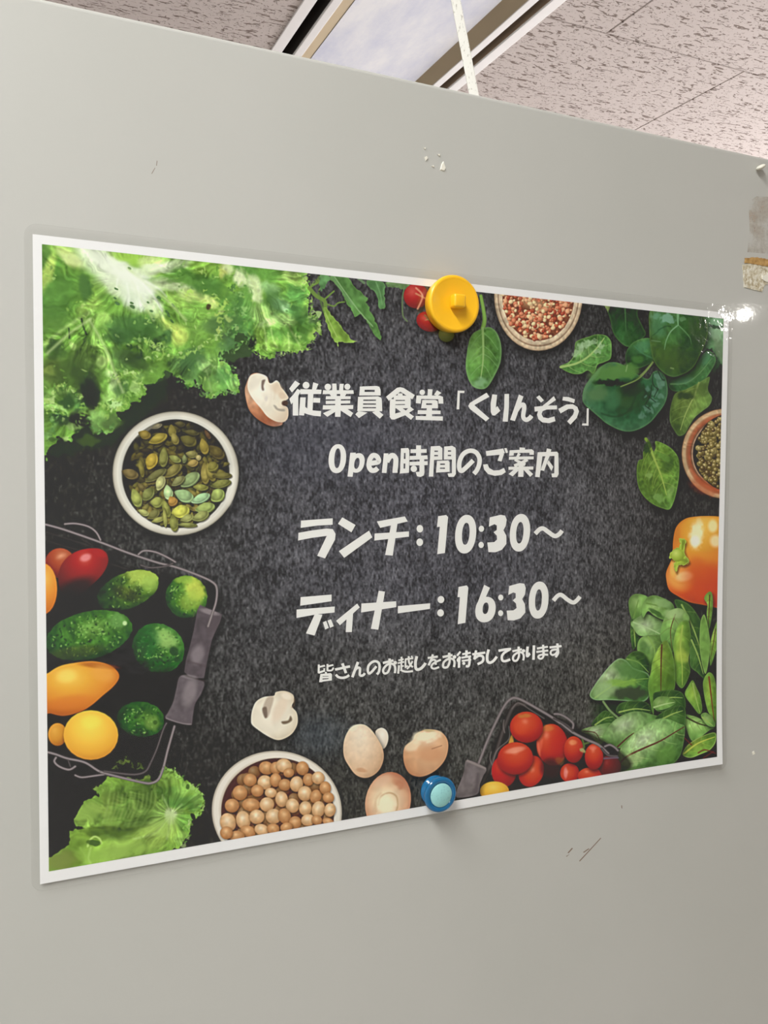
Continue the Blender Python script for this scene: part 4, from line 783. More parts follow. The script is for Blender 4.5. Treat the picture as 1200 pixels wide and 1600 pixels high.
    L.append(('lunch_time_lettering',[
     (450,790,5.4545,"""
P 110,128 380,108 380,163 250,170 107,190
P 88,232 200,212 330,195 380,200 405,240 400,290 315,450 248,428 330,258 200,275 85,298
P 462,100 575,165 540,228 425,155
P 690,213 718,270 478,445 433,388
P 757,135 995,92 1020,135 785,190
P 737,238 1030,220 1030,265 735,298
P 878,160 932,155 892,427 827,420
D 1123,197,28,32
D 1122,312,28,32"""),
     (660,790,5,"""
P 122,83 185,73 200,90 175,370 115,380 135,165 113,167
E 337,223,82,151,338,220,29,86,-.07
D 460,181,21,24
D 458,307,21,24
P 525,92 610,72 645,78 658,110 650,160 632,192 655,235 655,300 620,345 570,365 515,363 506,288 560,285 582,265 580,235 555,208 580,190 580,155 562,145 518,165
E 761,212,79,147,760,212,28,84,-.07
C 34 880,220 915,185 945,180 985,208 1030,237 1065,225 1090,195""")]))
    L.append(('dinner_time_lettering',[
     (450,900,5,"""
P 98,165 340,145 340,197 95,232
P 67,262 365,238 363,285 230,298 66,328
P 210,295 268,302 207,465 140,448
P 272,362 298,350 318,405 290,418
P 308,348 335,338 357,392 328,405
P 540,215 560,245 405,385 375,350
P 460,290 508,290 498,438 450,438
P 573,215 845,197 845,243 570,285
P 708,115 757,122 705,420 647,412
P 858,235 1110,213 1108,257 857,292"""),
     (680,900,5,"""
D 44,184,26,28
D 41,288,26,28
P 182,85 245,73 258,90 235,365 175,377 192,165 173,165
P 382,68 427,92 385,185 328,215
E 392,262,79,100,393,252,23,45,-.1
D 511,168,20,23
D 510,290,20,23
P 577,78 660,55 695,60 707,95 700,145 678,180 700,220 703,285 665,330 615,347 565,345 557,270 610,268 635,250 630,215 605,190 628,170 628,135 610,128 570,148
E 807,188,77,145,806,187,26,83,-.06
C 32 922,192 955,155 985,148 1030,183 1075,207 1105,190 1130,160""")]))
    L.append(('closing_line_lettering',[
     (490,1020,10.909,"""
S 34 88,200 85,345
S 30 90,242 192,218
S 34 80,340 190,303
S 28 180,262 180,312
S 34 236,190 234,310
S 30 236,232 335,205
C 30 232,302 300,300 330,270 332,250
P 190,325 225,325 225,352 190,352
P 115,360 290,345 312,365 312,396 110,396
P 110,388 152,388 147,500 92,500
P 253,385 312,385 310,470 253,476
P 148,406 257,404 257,432 148,438
P 145,456 310,440 310,468 92,500
S 42 365,285 620,230
S 46 488,180 520,260 550,345
C 42 378,370 420,412 490,426 560,410 605,378
S 46 755,155 658,415
C 42 700,300 745,255 785,262 788,310 785,370 815,390 850,375 870,345
C 42 1068,228 1000,310 945,352 922,300 935,220 985,165 1050,142 1108,172 1122,240 1110,320 1078,368"""),
     (590,1010,10.909,"""
S 40 88,282 268,238
S 44 202,205 202,290
C 38 210,260 205,360 170,440 120,460 92,425 105,370 160,312 230,292 283,322 298,380 290,455
D 297,277,30
S 28 350,238 442,216
S 32 405,175 405,280
S 28 340,285 450,262
S 34 362,320 348,462
S 30 402,280 402,405
S 24 400,340 442,330
C 34 385,395 440,422 510,430 600,418
S 30 465,218 602,200
S 30 474,220 470,345
S 28 462,360 512,328
C 34 528,165 530,260 560,320 598,352
S 30 592,250 555,320 498,385
S 26 572,160 590,190
C 48 665,165 642,270 648,370 682,393 740,370 795,310 812,280
S 36 850,196 1022,172
S 38 938,135 915,210 865,322
C 34 890,262 940,228 982,240 988,312
C 34 1075,225 985,265 925,310 915,355 960,378 1045,350"""),
     (680,1005,10.909,"""
S 40 122,235 292,200
S 44 235,160 235,260
C 38 240,220 240,320 205,400 150,413 128,380 145,320 200,275 270,260 315,290 323,340 315,405
D 325,232,30
S 34 425,140 368,212
P 405,215 440,240 425,270 420,415 380,418 380,320 358,300 362,268
S 34 455,186 600,160
S 42 530,120 525,235
S 34 445,246 606,220
S 32 448,300 608,278
C 42 578,240 578,330 560,388 515,388
D 482,342,27
S 38 625,188 848,158
S 40 692,120 660,275
C 42 655,268 730,215 795,218 815,260 795,315 715,355
C 46 905,105 880,210 885,300 925,330 985,300 1045,225"""),
     (770,1000,10.909,"""
S 42 90,182 200,160 305,150
C 42 280,160 190,215 148,280 158,345 205,358 290,328
S 36 328,190 490,155
S 42 435,110 432,225
C 36 440,190 438,270 408,340 360,352 337,318 350,265 405,220 470,205 510,235 520,290 510,345
D 517,182,28
P 565,108 608,110 598,220 615,205 638,245 600,290 570,295 552,270 555,190
P 672,90 715,88 708,335 663,335
S 34 745,142 932,112
S 34 735,202 937,176
S 38 850,78 855,200 855,270
C 34 858,180 860,260 830,310 790,314 767,285 790,258 850,245 935,250
S 38 958,125 1165,100
S 40 1092,55 1102,180
C 34 1098,165 1050,160 992,178 978,225 1010,253 1062,232 1090,190
C 40 1102,170 1102,225 1062,290""")]))
    return L
def glyph_faces(x0,y0,sc,txt):
    """-> list of outlines (poster pixels); strokes become quads chains"""
    out=[]
    def add(p): out.append(T(np.asarray(p,float)/sc+[x0,y0]))
    for l in txt.strip().split('\n'):
        k,rest=l[0],l[2:]
        if k=='P': add([tuple(map(float,a.split(','))) for a in rest.split()])
        elif k=='D':
            v=list(map(float,rest.split(','))); rx=v[2]; ry=v[3] if len(v)>3 else v[2]
            add([(v[0]+rx*math.cos(t*math.pi/14),v[1]+ry*math.sin(t*math.pi/14)) for t in range(28)])
        elif k=='E':
            cx,cy,rx,ry,ix,iy,jx,jy,sh=map(float,rest.split(',')); n=40
            for t in range(n):
                q4=[]
                for (a,b,c,d,tt) in ((cx,cy,rx,ry,t),(cx,cy,rx,ry,t+1),(ix,iy,jx,jy,t+1),(ix,iy,jx,jy,t)):
                    ca,sa=math.cos(tt*2*math.pi/n),math.sin(tt*2*math.pi/n)
                    # slightly squared ovals
                    ca=math.copysign(abs(ca)**.92,ca); sa=math.copysign(abs(sa)**.92,sa)
                    q4.append((a+c*ca+sh*d*sa,b+d*sa))
                add(q4)
        else:
            w,pts=rest.split(' ',1); w=float(w); p=np.array([tuple(map(float,a.split(','))) for a in pts.split()])
            if k=='C': p=smooth(p,6,False)
            d=np.gradient(p,axis=0); d/=np.hypot(d[:,0],d[:,1])[:,None]+1e-9
            nrm=np.stack([-d[:,1],d[:,0]],1)*w/2; a=p+nrm; b=p-nrm
            for i in range(len(p)-1): add([a[i],a[i+1],b[i+1],b[i]])
    return out
# ================================================================ helpers
def link(o,parent=None):
    COL.objects.link(o)
    if parent: o.parent=parent
    return o
def finish(name,bm,mat,parent=None,smooth_=False):
    me=bpy.data.meshes.new(name); bm.normal_update(); bm.to_mesh(me); bm.free()
    if mat: me.materials.append(mat)
    if smooth_:
        for p in me.polygons: p.use_smooth=True
    return link(bpy.data.objects.new(name,me),parent)
def empty(name,loc,label,cat,group=None):
    o=bpy.data.objects.new(name,None); o.location=loc; o.empty_display_size=.05; COL.objects.link(o)
    o['label']=label; o['category']=cat
    if group: o['group']=group
    return o
def tag(o,label,cat,group=None):
    o['label']=label; o['category']=cat
    if group: o['group']=group
    return o
def struct(o): o['kind']='structure'; return o
def box(bm,x0,x1,y0,y1,z0,z1,bev=0,seg=2):
    r=bmesh.ops.create_cube(bm,size=1); vs=r['verts']
    bmesh.ops.scale(bm,verts=vs,vec=(x1-x0,y1-y0,z1-z0)); bmesh.ops.translate(bm,verts=vs,vec=((x0+x1)/2,(y0+y1)/2,(z0+z1)/2))
    if bev:
        es={e for v in vs for e in v.link_edges}
        bmesh.ops.bevel(bm,geom=list(es),offset=bev,segments=seg,affect='EDGES',profile=.5)
def lathe(bm,prof,cx,cz,n=64):
    """profile of (radius, y) turned about the y axis through (cx, cz)"""
    rings=[]
    for r,y in prof:
        if r<1e-6: rings.append([bm.verts.new((cx,y,cz))])
        else: rings.append([bm.verts.new((cx+r*math.cos(2*math.pi*k/n),y,cz+r*math.sin(2*math.pi*k/n))) for k in range(n)])
    for a,b in zip(rings,rings[1:]):
        for k in range(n):
            k2=(k+1)%n
            if len(a)==1 and len(b)==1: continue
            if len(a)==1: bm.faces.new((a[0],b[k],b[k2]))
            elif len(b)==1: bm.faces.new((a[k],b[0],a[k2]))
            else: bm.faces.new((a[k],b[k],b[k2],a[k2]))
    bmesh.ops.recalc_face_normals(bm,faces=bm.faces[:])
def lin(*c):
    return tuple(((v/255.)/12.92 if v/255.<=.04045 else ((v/255.+.055)/1.055)**2.4) for v in c)+(1.,)
def mat(name,col,rough=.5,coat=0,coatr=.05,metal=0,spec=.5):
    m=bpy.data.materials.new(name); m.use_nodes=True; b=m.node_tree.nodes['Principled BSDF']
    b.inputs['Base Color'].default_value=lin(*col); b.inputs['Roughness'].default_value=rough
    b.inputs['Coat Weight'].default_value=coat; b.inputs['Coat Roughness'].default_value=coatr
    b.inputs['Metallic'].default_value=metal; b.inputs['Specular IOR Level'].default_value=spec
    return m,m.node_tree,b
def nd(nt,t,**k):
    n=nt.nodes.new(t)
    for a,v in k.items(): setattr(n,a,v)
    return n
def noise(nt,scale,detail=3,rough=.5,vec=None,mapscale=None,coord='Object'):
    tc=nd(nt,'ShaderNodeTexCoord'); src=tc.outputs[coord]
    if mapscale:
        mp=nd(nt,'ShaderNodeMapping'); mp.inputs['Scale'].default_value=mapscale; nt.links.new(src,mp.inputs[0]); src=mp.outputs[0]
    n=nd(nt,'ShaderNodeTexNoise'); n.inputs['Scale'].default_value=scale; n.inputs['Detail'].default_value=detail; n.inputs['Roughness'].default_value=rough
    nt.links.new(src,n.inputs['Vector']); return n
def bump(nt,b,fac,strength,dist,inp='Normal'):
    bp=nd(nt,'ShaderNodeBump'); bp.inputs['Strength'].default_value=strength; bp.inputs['Distance'].default_value=dist
    nt.links.new(fac,bp.inputs['Height']); nt.links.new(bp.outputs[0],b.inputs[inp]); return bp
def cramp(nt,fac,stops):
    r=nd(nt,'ShaderNodeValToRGB'); e=r.color_ramp.elements
    while len(e)<len(stops): e.new(.5)
    for q_,(p,c) in zip(e,stops): q_.position=p; q_.color=c if len(c)==4 else (*c,1)
    nt.links.new(fac,r.inputs[0]); return r
# ================================================================ materials
M_panel,nt,b=mat('grey painted steel',(186,184,174),.42,.35,.045)
n=noise(nt,3.2,4,.6); r=cramp(nt,n.outputs[0],[(.3,lin(184,184,176)),(.7,lin(191,190,183))]); nt.links.new(r.outputs[0],b.inputs['Base Color'])
n2=noise(nt,420,2,.5); bump(nt,b,n2.outputs[0],.12,.0002); n3=noise(nt,260,2,.5); bump(nt,b,n3.outputs[0],.08,.0002,'Coat Normal')
M_trimp,_,_=mat('pale edge paint',(214,213,203),.4,.3)
M_wall,nt,b=mat('off-white wallpaper',(228,228,226),.85); n=noise(nt,160,3); bump(nt,b,n.outputs[0],.2,.002)
M_floor,nt,b=mat('beige vinyl floor',(176,172,164),.4); n=noise(nt,6,6,.7); r=cramp(nt,n.outputs[0],[(.3,lin(168,163,154)),(.7,lin(184,180,172))]); nt.links.new(r.outputs[0],b.inputs['Base Color'])
M_white,_,_=mat('white enamel',(246,245,246),.35)
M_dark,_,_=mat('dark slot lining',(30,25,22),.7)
M_tan,_,_=mat('tan reveal',(226,208,176),.6)
M_slot,_,_=mat('brown slot lining',(150,128,104),.6)
M_ply,nt,b=mat('satin unit panel',(236,238,246),.3,.4,.25)
n=noise(nt,5,5,.65,mapscale=(1.6,.7,1)); r=cramp(nt,n.outputs[0],[(.3,lin(206,212,238)),(.62,lin(244,246,253))]); nt.links.new(r.outputs[0],b.inputs['Base Color']); bump(nt,b,n.outputs[0],.3,.01,'Coat Normal')  # blotchy reflections of the glossy sheet painted as cloudy base colour
M_lamp=bpy.data.materials.new('lit lamp'); M_lamp.use_nodes=True; nt=M_lamp.node_tree; nt.nodes.remove(nt.nodes['Principled BSDF']); e=nd(nt,'ShaderNodeEmission'); e.inputs[0].default_value=(1,.96,.9,1); e.inputs[1].default_value=5; nt.links.new(e.outputs[0],nt.nodes['Material Output'].inputs[0])
M_bulb=M_lamp.copy(); M_bulb.name='lit bulb'; M_bulb.node_tree.nodes['Emission'].inputs[1].default_value=420
# ceiling board: worm-holed mineral plaster
M_tile,nt,b=mat('pitted ceiling board',(212,203,198),.9)
tc=nd(nt,'ShaderNodeTexCoord'); oi=nd(nt,'ShaderNodeObjectInfo'); va=nd(nt,'ShaderNodeVectorMath',operation='ADD'); vs=nd(nt,'ShaderNodeVectorMath',operation='SCALE'); vs.inputs[0].default_value=(7,13,0)
nt.links.new(oi.outputs['Random'],vs.inputs['Scale']); nt.links.new(tc.outputs['Object'],va.inputs[0]); nt.links.new(vs.outputs[0],va.inputs[1])
def tn(sc,msc,det,seed):
    mp=nd(nt,'ShaderNodeMapping'); mp.inputs['Scale'].default_value=msc; mp.inputs['Location'].default_value=(seed,seed*2,0); nt.links.new(va.outputs[0],mp.inputs[0])
    n=nd(nt,'ShaderNodeTexNoise'); n.inputs['Scale'].default_value=sc; n.inputs['Detail'].default_value=det; n.inputs['Distortion'].default_value=1.1; nt.links.new(mp.outputs[0],n.inputs['Vector']); return n
a1=tn(1,(30,105,1),1.5,1); a2=tn(1,(110,150,1),1,5)
r1=cramp(nt,a1.outputs[0],[(.60,(0,0,0)),(.635,(1,1,1))]); r2=cramp(nt,a2.outputs[0],[(.63,(0,0,0)),(.67,(.85,.85,.85))])
mx=nd(nt,'ShaderNodeMath',operation='MAXIMUM'); nt.links.new(r1.outputs[0],mx.inputs[0]); nt.links.new(r2.outputs[0],mx.inputs[1])
mc=nd(nt,'ShaderNodeMix',data_type='RGBA'); mc.inputs[6].default_value=lin(200,190,187); mc.inputs[7].default_value=lin(126,112,105)
nt.links.new(mx.outputs[0],mc.inputs[0]); nt.links.new(mc.outputs[2],b.inputs['Base Color'])
iv=nd(nt,'ShaderNodeMath',operation='SUBTRACT'); iv.inputs[0].default_value=1; nt.links.new(mx.outputs[0],iv.inputs[1]); bump(nt,b,iv.outputs[0],.6,.002)
M_back,_,_=mat('ceiling backing',(90,84,78),.9)
# ================================================================ room
X0,X1,Y0,Y1=-3.6,4.7,-6.4,3.4
bm=bmesh.new(); box(bm,X0-.1,X1+.1,Y0-.1,Y1+.1,FLOOR-.1,FLOOR); struct(finish('floor',bm,M_floor))
for nm,a in (('wall_left',(X0-.1,X0,Y0,Y1)),('wall_back',(X0,X1,Y1,Y1+.1)),('wall_front',(X0,X1,Y0-.1,Y0))):
    bm=bmesh.new(); box(bm,*a,FLOOR,CEIL+.2); struct(finish(nm,bm,M_wall))
bm=bmesh.new()
for (y0,y1,z0,z1) in ((Y0,.3,FLOOR,CEIL+.2),(2.9,Y1,FLOOR,CEIL+.2),(.3,2.9,FLOOR,-.6),(.3,2.9,.9,CEIL+.2)): box(bm,X1,X1+.1,y0,y1,z0,z1)
struct(finish('wall_right',bm,M_wall))
M_glass,nt,b=mat('window glass',(235,240,245),.05); b.inputs['Transmission Weight'].default_value=1
bm=bmesh.new(); 
for (y0,y1,z0,z1) in ((.3,.35,-.6,.9),(2.85,2.9,-.6,.9),(.35,2.85,-.6,-.55),(.35,2.85,.85,.9),(1.58,1.62,-.55,.85)): box(bm,X1+.02,X1+.08,y0,y1,z0,z1)
wf=struct(finish('window_1',bm,M_white))
bm=bmesh.new(); box(bm,X1+.045,X1+.055,.35,2.85,-.55,.85); finish('window_pane',bm,M_glass,wf)
# ceiling and its boards
bm=bmesh.new(); box(bm,X0-.1,X1+.1,Y0-.1,Y1+.1,CEIL+.1,CEIL+.2); ceil=struct(finish('ceiling',bm,M_back))
FX0,FX1,FY0,FY1=.424,.952,.52,2.02          # opening of the recessed unit
TW,TH,YJ=.910,.455,1.287
meshes={}
def tile(x0,x1,y0,y1):
    x0,x1=max(x0,X0),min(x1,X1); y0,y1=max(y0,Y0),min(y1,Y1)
    if x1-x0<.01 or y1-y0<.01: return
    k=(round(x1-x0,3),round(y1-y0,3)); g=.0011
    if k not in meshes:
        bm=bmesh.new(); a,c=k[0]/2-g,k[1]/2-g
        box(bm,-a,a,-c,c,0,.009)
        bot=[e for e in bm.edges if all(v.co.z<.001 for v in e.verts)]; bmesh.ops.bevel(bm,geom=bot,offset=.0016,segments=1,affect='EDGES')
        me=bpy.data.meshes.new('ceiling_tile'); bm.normal_update(); bm.to_mesh(me); bm.free(); me.materials.append(M_tile); meshes[k]=me
    o=bpy.data.objects.new('ceiling_tile',meshes[k]); o.location=((x0+x1)/2,(y0+y1)/2,CEIL); link(o,ceil)
j=-18
while YJ+j*TH<Y1:
    y0=YJ+j*TH; y1=y0+TH
    if y1>Y0:
        off=1.590 if j%2==0 else 1.135
        k=-7
        while off+k*TW<X1:
            x0=off+k*TW; x1=x0+TW
            if x1>FX0 and x0<FX1 and y1>FY0 and y0<FY1:
                tile(x0,min(x1,FX0),y0,y1); tile(max(x0,FX1),x1,y0,y1)
                if y0<FY0: tile(max(x0,FX0),min(x1,FX1),y0,FY0)
                if y1>FY1: tile(max(x0,FX0),min(x1,FX1),FY1,y1)
            else: tile(x0,x1,y0,y1)
            k+=1
    j+=1
# recessed ceiling unit seen over the panel: nested frames, dark slots, pale centre panel
cu=empty('ceiling_unit',((FX0+FX1)/2,(FY0+FY1)/2,CEIL),'long recessed ceiling unit with white frames, dark slots and a pale bluish centre panel','ceiling unit')
ux,uy,uz=cu.location
def frame(name,ins0,ins1,z0,z1,m,bev=0,parent=cu):
    bm=bmesh.new(); a0,a1,b0,b1=FX0+ins0-ux,FX1-ins0-ux,FY0+ins0-uy,FY1-ins0-uy; c=ins1-ins0
    for r in ((a0,a0+c,b0,b1),(a1-c,a1,b0,b1),(a0+c,a1-c,b0,b0+c),(a0+c,a1-c,b1-c,b1)): box(bm,*r,z0,z1,bev)
    return finish(name,bm,m,parent)
frame('outer_frame',-.004,.024,-.004,.02,M_white,.0015)
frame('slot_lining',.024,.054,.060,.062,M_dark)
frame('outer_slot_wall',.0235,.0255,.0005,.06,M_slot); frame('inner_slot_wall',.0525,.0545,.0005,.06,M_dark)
frame('inner_frame',.054,.075,-.006,.06,M_white,.0015)
# sloping reveal between the inner frame and the centre panel
bm=bmesh.new(); a=.075; c_=.112
def rect(i,z): return [bm.verts.new(v) for v in ((FX0+i-ux,FY0+i-uy,z),(FX1-i-ux,FY0+i-uy,z),(FX1-i-ux,FY1-i-uy,z),(FX0+i-ux,FY1-i-uy,z))]
r0,r1_=rect(a,-.004),rect(c_,.014)
for k in range(4): bm.faces.new((r0[k],r1_[k],r1_[(k+1)%4],r0[(k+1)%4]))
bmesh.ops.solidify(bm,geom=bm.faces[:],thickness=.002); finish('reveal',bm,M_tan,cu)
bm=bmesh.new(); box(bm,FX0+c_-ux,FX1-c_-ux,FY0+c_-uy,FY1-c_-uy,.012,.02); finish('centre_panel',bm,M_ply,cu)
bm=bmesh.new(); box(bm,FX0-ux,FX1-ux,FY0-uy,FY1-uy,.062,.066); finish('housing',bm,M_back,cu)
# ceiling lamps behind the camera
for i,(x,y,p) in enumerate(P_CEIL):
    lab=['long lit ceiling lamp nearest the panel','long lit ceiling lamp farthest from the panel','long lit ceiling lamp beside the left wall'][i]
    t=empty('ceiling_lamp',(x,y,CEIL),lab,'lamp','ceiling lamps')
    bm=bmesh.new(); box(bm,-.15,.15,-.62,.62,-.020,0,.004); finish('housing',bm,M_white,t)
    bm=bmesh.new(); box(bm,-.13,.13,-.58,.58,-.026,-.0201); finish('diffuser',bm,M_lamp,t)
for x,y in P_DOWN:
    t=empty('downlight',(x,y,CEIL),'small round lit downlight far across the room','lamp')
    bm=bmesh.new(); bmesh.ops.create_cone(bm,cap_ends=True,segments=32,radius1=.075,radius2=.085,depth=.012); bmesh.ops.translate(bm,verts=bm.verts,vec=(0,0,-.006)); finish('rim',bm,M_white,t)
    bm=bmesh.new(); bmesh.ops.create_uvsphere(bm,u_segments=24,v_segments=12,radius=.030); bmesh.ops.translate(bm,verts=bm.verts,vec=(0,0,-.025)); finish('bulb',bm,M_bulb,t)
# ================================================================ the grey panel
PF=.0012; TOP=.2535
pn=empty('partition_panel',(0,PF+.014,FLOOR),'tall grey-green painted steel partition panel that carries the poster','partition')
def rel(o,e):
    for v in o.data.vertices: v.co-=e.location
    return o
bm=bmesh.new(); box(bm,-1.0,.95,PF,PF+.028,FLOOR+.06,TOP,.0022,4); rel(finish('panel_sheet',bm,M_panel,pn),pn)
for s in (-.85,.8):
    bm=bmesh.new(); box(bm,s-.02,s+.02,PF-.2,PF+.22,FLOOR,FLOOR+.03,.004); box(bm,s-.02,s+.02,PF,PF+.028,FLOOR+.03,FLOOR+.061); rel(finish('foot',bm,M_white,pn),pn)
# marks on the paint: thin flakes, scratches, glue
M_flake,_,_=mat('dried white glue flake',(232,228,212),.6); M_scr,_,_=mat('brown scratch',(128,108,92),.7); M_pale,_,_=mat('worn paint',(200,197,190),.6)
def decal(name,polys,m,th=.0002,y=PF):
    bm=bmesh.new()
    for pl in polys:
        P=[survey(u,v,y) for u,v in pl]; c=np.mean(P,0)
        a=[bm.verts.new((p[0],y+.0001,p[2])) for p in P]; f=[bm.verts.new((c[0]+(p[0]-c[0])*.8,y-th,c[2]+(p[2]-c[2])*.8)) for p in P]
        bm.faces.new(f); n_=len(a)
        for k in range(n_): bm.faces.new((a[k],a[(k+1)%n_],f[(k+1)%n_],f[k]))
    bmesh.ops.recalc_face_normals(bm,faces=bm.faces[:])
    return rel(finish(name,bm,m,pn),pn)
def zz(x0,y0,s,p): return [(x0+a/s,y0+b_/s) for a,b_ in p]
decal('glue_flake',[zz(400,0,3,[(868,770),(878,755),(890,790),(882,805),(862,798)]),zz(400,0,3,[(788,738),(800,732),(806,742),(795,756)]),zz(400,0,3,[(848,725),(862,722),(860,734)]),zz(400,0,3,[(822,780),(832,774),(834,786)]),zz(400,0,3,[(785,695),(795,690),(792,702)])],M_flake,.0005)
decal('scratch',[[(902,1348),(903.5,1349),(942,1307),(941,1306)],[(886,1333),(888,1334),(896,1325),(894,1324)],[(910,1332),(912,1333),(922,1326),(920,1325)],[(884,1338),(885,1339),(891,1334)],[(970.5,1258),(972,1258),(972.5,1264),(971,1263)]],M_scr,.00005)
decal('worn_spot',[[(1175,1175),(1178,1173),(1180,1178),(1176,1180)]],M_flake,.0003)
decal('hairline_mark',[[(236,272),(237,272.5),(243,262),(242.5,261)],[(244,259),(245,260),(246,251),(245,250)]],M_scr,.00004)
# tape residue stain, right edge
M_stain=bpy.data.materials.new('old tape stain'); M_stain.use_nodes=True; nt=M_stain.node_tree; b=nt.nodes['Principled BSDF']; b.inputs['Base Color'].default_value=lin(188,170,150); b.inputs['Roughness'].default_value=.35
n=noise(nt,90,5,.7); r=cramp(nt,n.outputs[0],[(.38,(.0,.0,.0)),(.66,(.5,.5,.5))]); nt.links.new(r.outputs[0],b.inputs['Alpha']); n2=noise(nt,300,3); bump(nt,b,n2.outputs[0],.6,.0006)
decal('tape_stain',[[(1168,312),(1182,303),(1216,305),(1216,402),(1166,398),(1170,360)]],M_stain,.00015)
# small white fastener head near the top edge
c=survey(1189,261,PF-.0028); bm=bmesh.new(); bmesh.ops.create_uvsphere(bm,u_segments=20,v_segments=10,radius=1)
bmesh.ops.scale(bm,verts=bm.verts,vec=(.0034,.0028,.0014)); bmesh.ops.rotate(bm,verts=bm.verts,cent=(0,0,0),matrix=Matrix.Rotation(math.radians(-28),3,'Y')); bmesh.ops.translate(bm,verts=bm.verts,vec=c)
q0=bm.verts[:] ; r=bmesh.ops.create_cone(bm,cap_ends=True,segments=12,radius1=.0006,radius2=.0006,depth=.003); bmesh.ops.rotate(bm,verts=r['verts'],cent=(0,0,0),matrix=Matrix.Rotation(math.radians(90),3,'X')); bmesh.ops.translate(bm,verts=r['verts'],vec=(c[0],PF-.0012,c[2]))
rel(finish('fastener_head',bm,M_flake,pn,True),pn)
# scrap of torn tape
M_tape,nt,b=mat('torn paper tape',(222,212,190),.8); n=noise(nt,330,5,.75); r=cramp(nt,n.outputs[0],[(.36,lin(160,142,108)),(.47,lin(206,196,168)),(.6,lin(232,228,212))]); nt.links.new(r.outputs[0],b.inputs['Base Color']); bump(nt,b,n.outputs[0],.8,.001)
M_glue,nt,b=mat('brown tape glue',(176,136,70),.35); n=noise(nt,300,3); r=cramp(nt,n.outputs[0],[(.35,lin(150,110,50)),(.7,lin(200,160,96))]); nt.links.new(r.outputs[0],b.inputs['Base Color'])
tp=empty('tape_scrap',survey(1182,430,PF),'torn scrap of white and brown old tape at the right edge','tape')
def slab(name,p,m,e,t0,t1,jag=0,seed=1):
    rr=random.Random(seed); bm=bmesh.new(); pts=[]
    for k in range(len(p)):
        a_,b_=p[k],p[(k+1)%len(p)]; n_=max(1,int(math.dist(a_,b_)/2.)) if jag else 1
        for i in range(n_):
            t=i/n_; pts.append((a_[0]+(b_[0]-a_[0])*t+rr.uniform(-jag,jag),a_[1]+(b_[1]-a_[1])*t+rr.uniform(-jag,jag)))
    P=[survey(u,v,PF) for u,v in pts]
    A=[bm.verts.new((q_[0],PF-t0,q_[2])) for q_ in P]; B=[bm.verts.new((q_[0],PF-t1,q_[2])) for q_ in P]
    bm.faces.new(B); bm.faces.new(A[::-1])
    for k in range(len(P)): k2=(k+1)%len(P); bm.faces.new((A[k],A[k2],B[k2],B[k]))
    bmesh.ops.recalc_face_normals(bm,faces=bm.faces[:]); return rel(finish(name,bm,m,e),e)
slab('paper_layer',[(1160,414),(1162,449),(1190,456),(1194,446),(1216,440),(1216,408),(1190,410),(1172,411)],M_tape,tp,0,.0004,.5,3)
slab('glue_layer',[(1163,404),(1180,402),(1200,406),(1216,408),(1216,416),(1195,416),(1175,413),(1163,411)],M_glue,tp,.0003,.0007,.7,4)
slab('torn_flap',[(1190,431),(1200,428),(1214,432),(1214,440),(1196,441),(1189,437)],M_flake,tp,.0004,.0011,.4,5)
# ================================================================ laminated poster
po=empty('poster',(0,0,-.1485),'laminated landscape food poster with vegetables around Japanese opening hours on dark slate','poster')
def curl(x,z):
    d=max(0.,(x-.10)/.11)*max(0.,(-z-.02)/.13); return -.0035*min(1.5,d)**2
def grid(name,xs,zs,y,m,uv=None,parent=po,thick=0):
    bm=bmesh.new(); V=[[bm.verts.new((x,y+curl(x,z),z)) for x in xs] for z in zs]
    ul=bm.loops.layers.uv.new('UVMap')
    for a_ in range(len(zs)-1):
        for c__ in range(len(xs)-1):
            f=bm.faces.new((V[a_][c__],V[a_][c__+1],V[a_+1][c__+1],V[a_+1][c__]))
            for l in f.loops: l[ul].uv=((l.vert.co.x+.21)/.42,(l.vert.co.z+.1485)/.297)
    if thick: bmesh.ops.solidify(bm,geom=bm.faces[:],thickness=thick)
    bmesh.ops.recalc_face_normals(bm,faces=bm.faces[:])
    if not thick and bm.faces[:][0].normal.y>0: bmesh.ops.reverse_faces(bm,faces=bm.faces[:])
    return rel(finish(name,bm,m,parent),po)
M_paper,nt,b=mat('white poster paper',(240,240,238),.7,spec=.1); 
pic=bpy.data.images.new('painted_food_print',CW,CH); px=np.ones((CH,CW,4),np.float32); px[...,:3]=img[::-1]; _li=np.where(px[...,:3]<=.04045,px[...,:3]/12.92,((px[...,:3]+.055)/1.055)**2.4); _li=np.clip((_li-.031)*1.2,.0005,.93); px[...,:3]=np.where(_li<=.0031308,_li*12.92,1.055*_li**(1/2.4)-.055); pic.pixels.foreach_set(px.ravel()); pic.update(); pic.pack()
M_print,nt,b=mat('printed picture',(128,128,128),.7,spec=.05); ti=nd(nt,'ShaderNodeTexImage'); ti.image=pic; ti.interpolation='Cubic'; uvn=nd(nt,'ShaderNodeUVMap'); uvn.uv_map='UVMap'; nt.links.new(uvn.outputs[0],ti.inputs[0]); nt.links.new(ti.outputs[0],b.inputs['Base Color'])
ls=lambda a,b_,n_: [a+(b_-a)*i/n_ for i in range(n_+1)]
grid('paper_sheet',ls(-.21,.21,42),ls(-.1485,.1485,30),0,M_paper,thick=0)
PR=[T([c])[0]/SC/1000-[.21,0] for c in ((67.5,381.5),(1133,498.5),(1112.5,1182),(74.3,1360.5))]
px0,px1=(PR[0][0]+PR[3][0])/2,(PR[1][0]+PR[2][0])/2; pz1,pz0=.1485-(PR[0][1]+PR[1][1])/2,.1485-(PR[2][1]+PR[3][1])/2
print('print rect',px0,px1,pz0,pz1)
grid('printed_picture',ls(px0,px1,42),ls(pz0,pz1,30),-.00006,M_print)
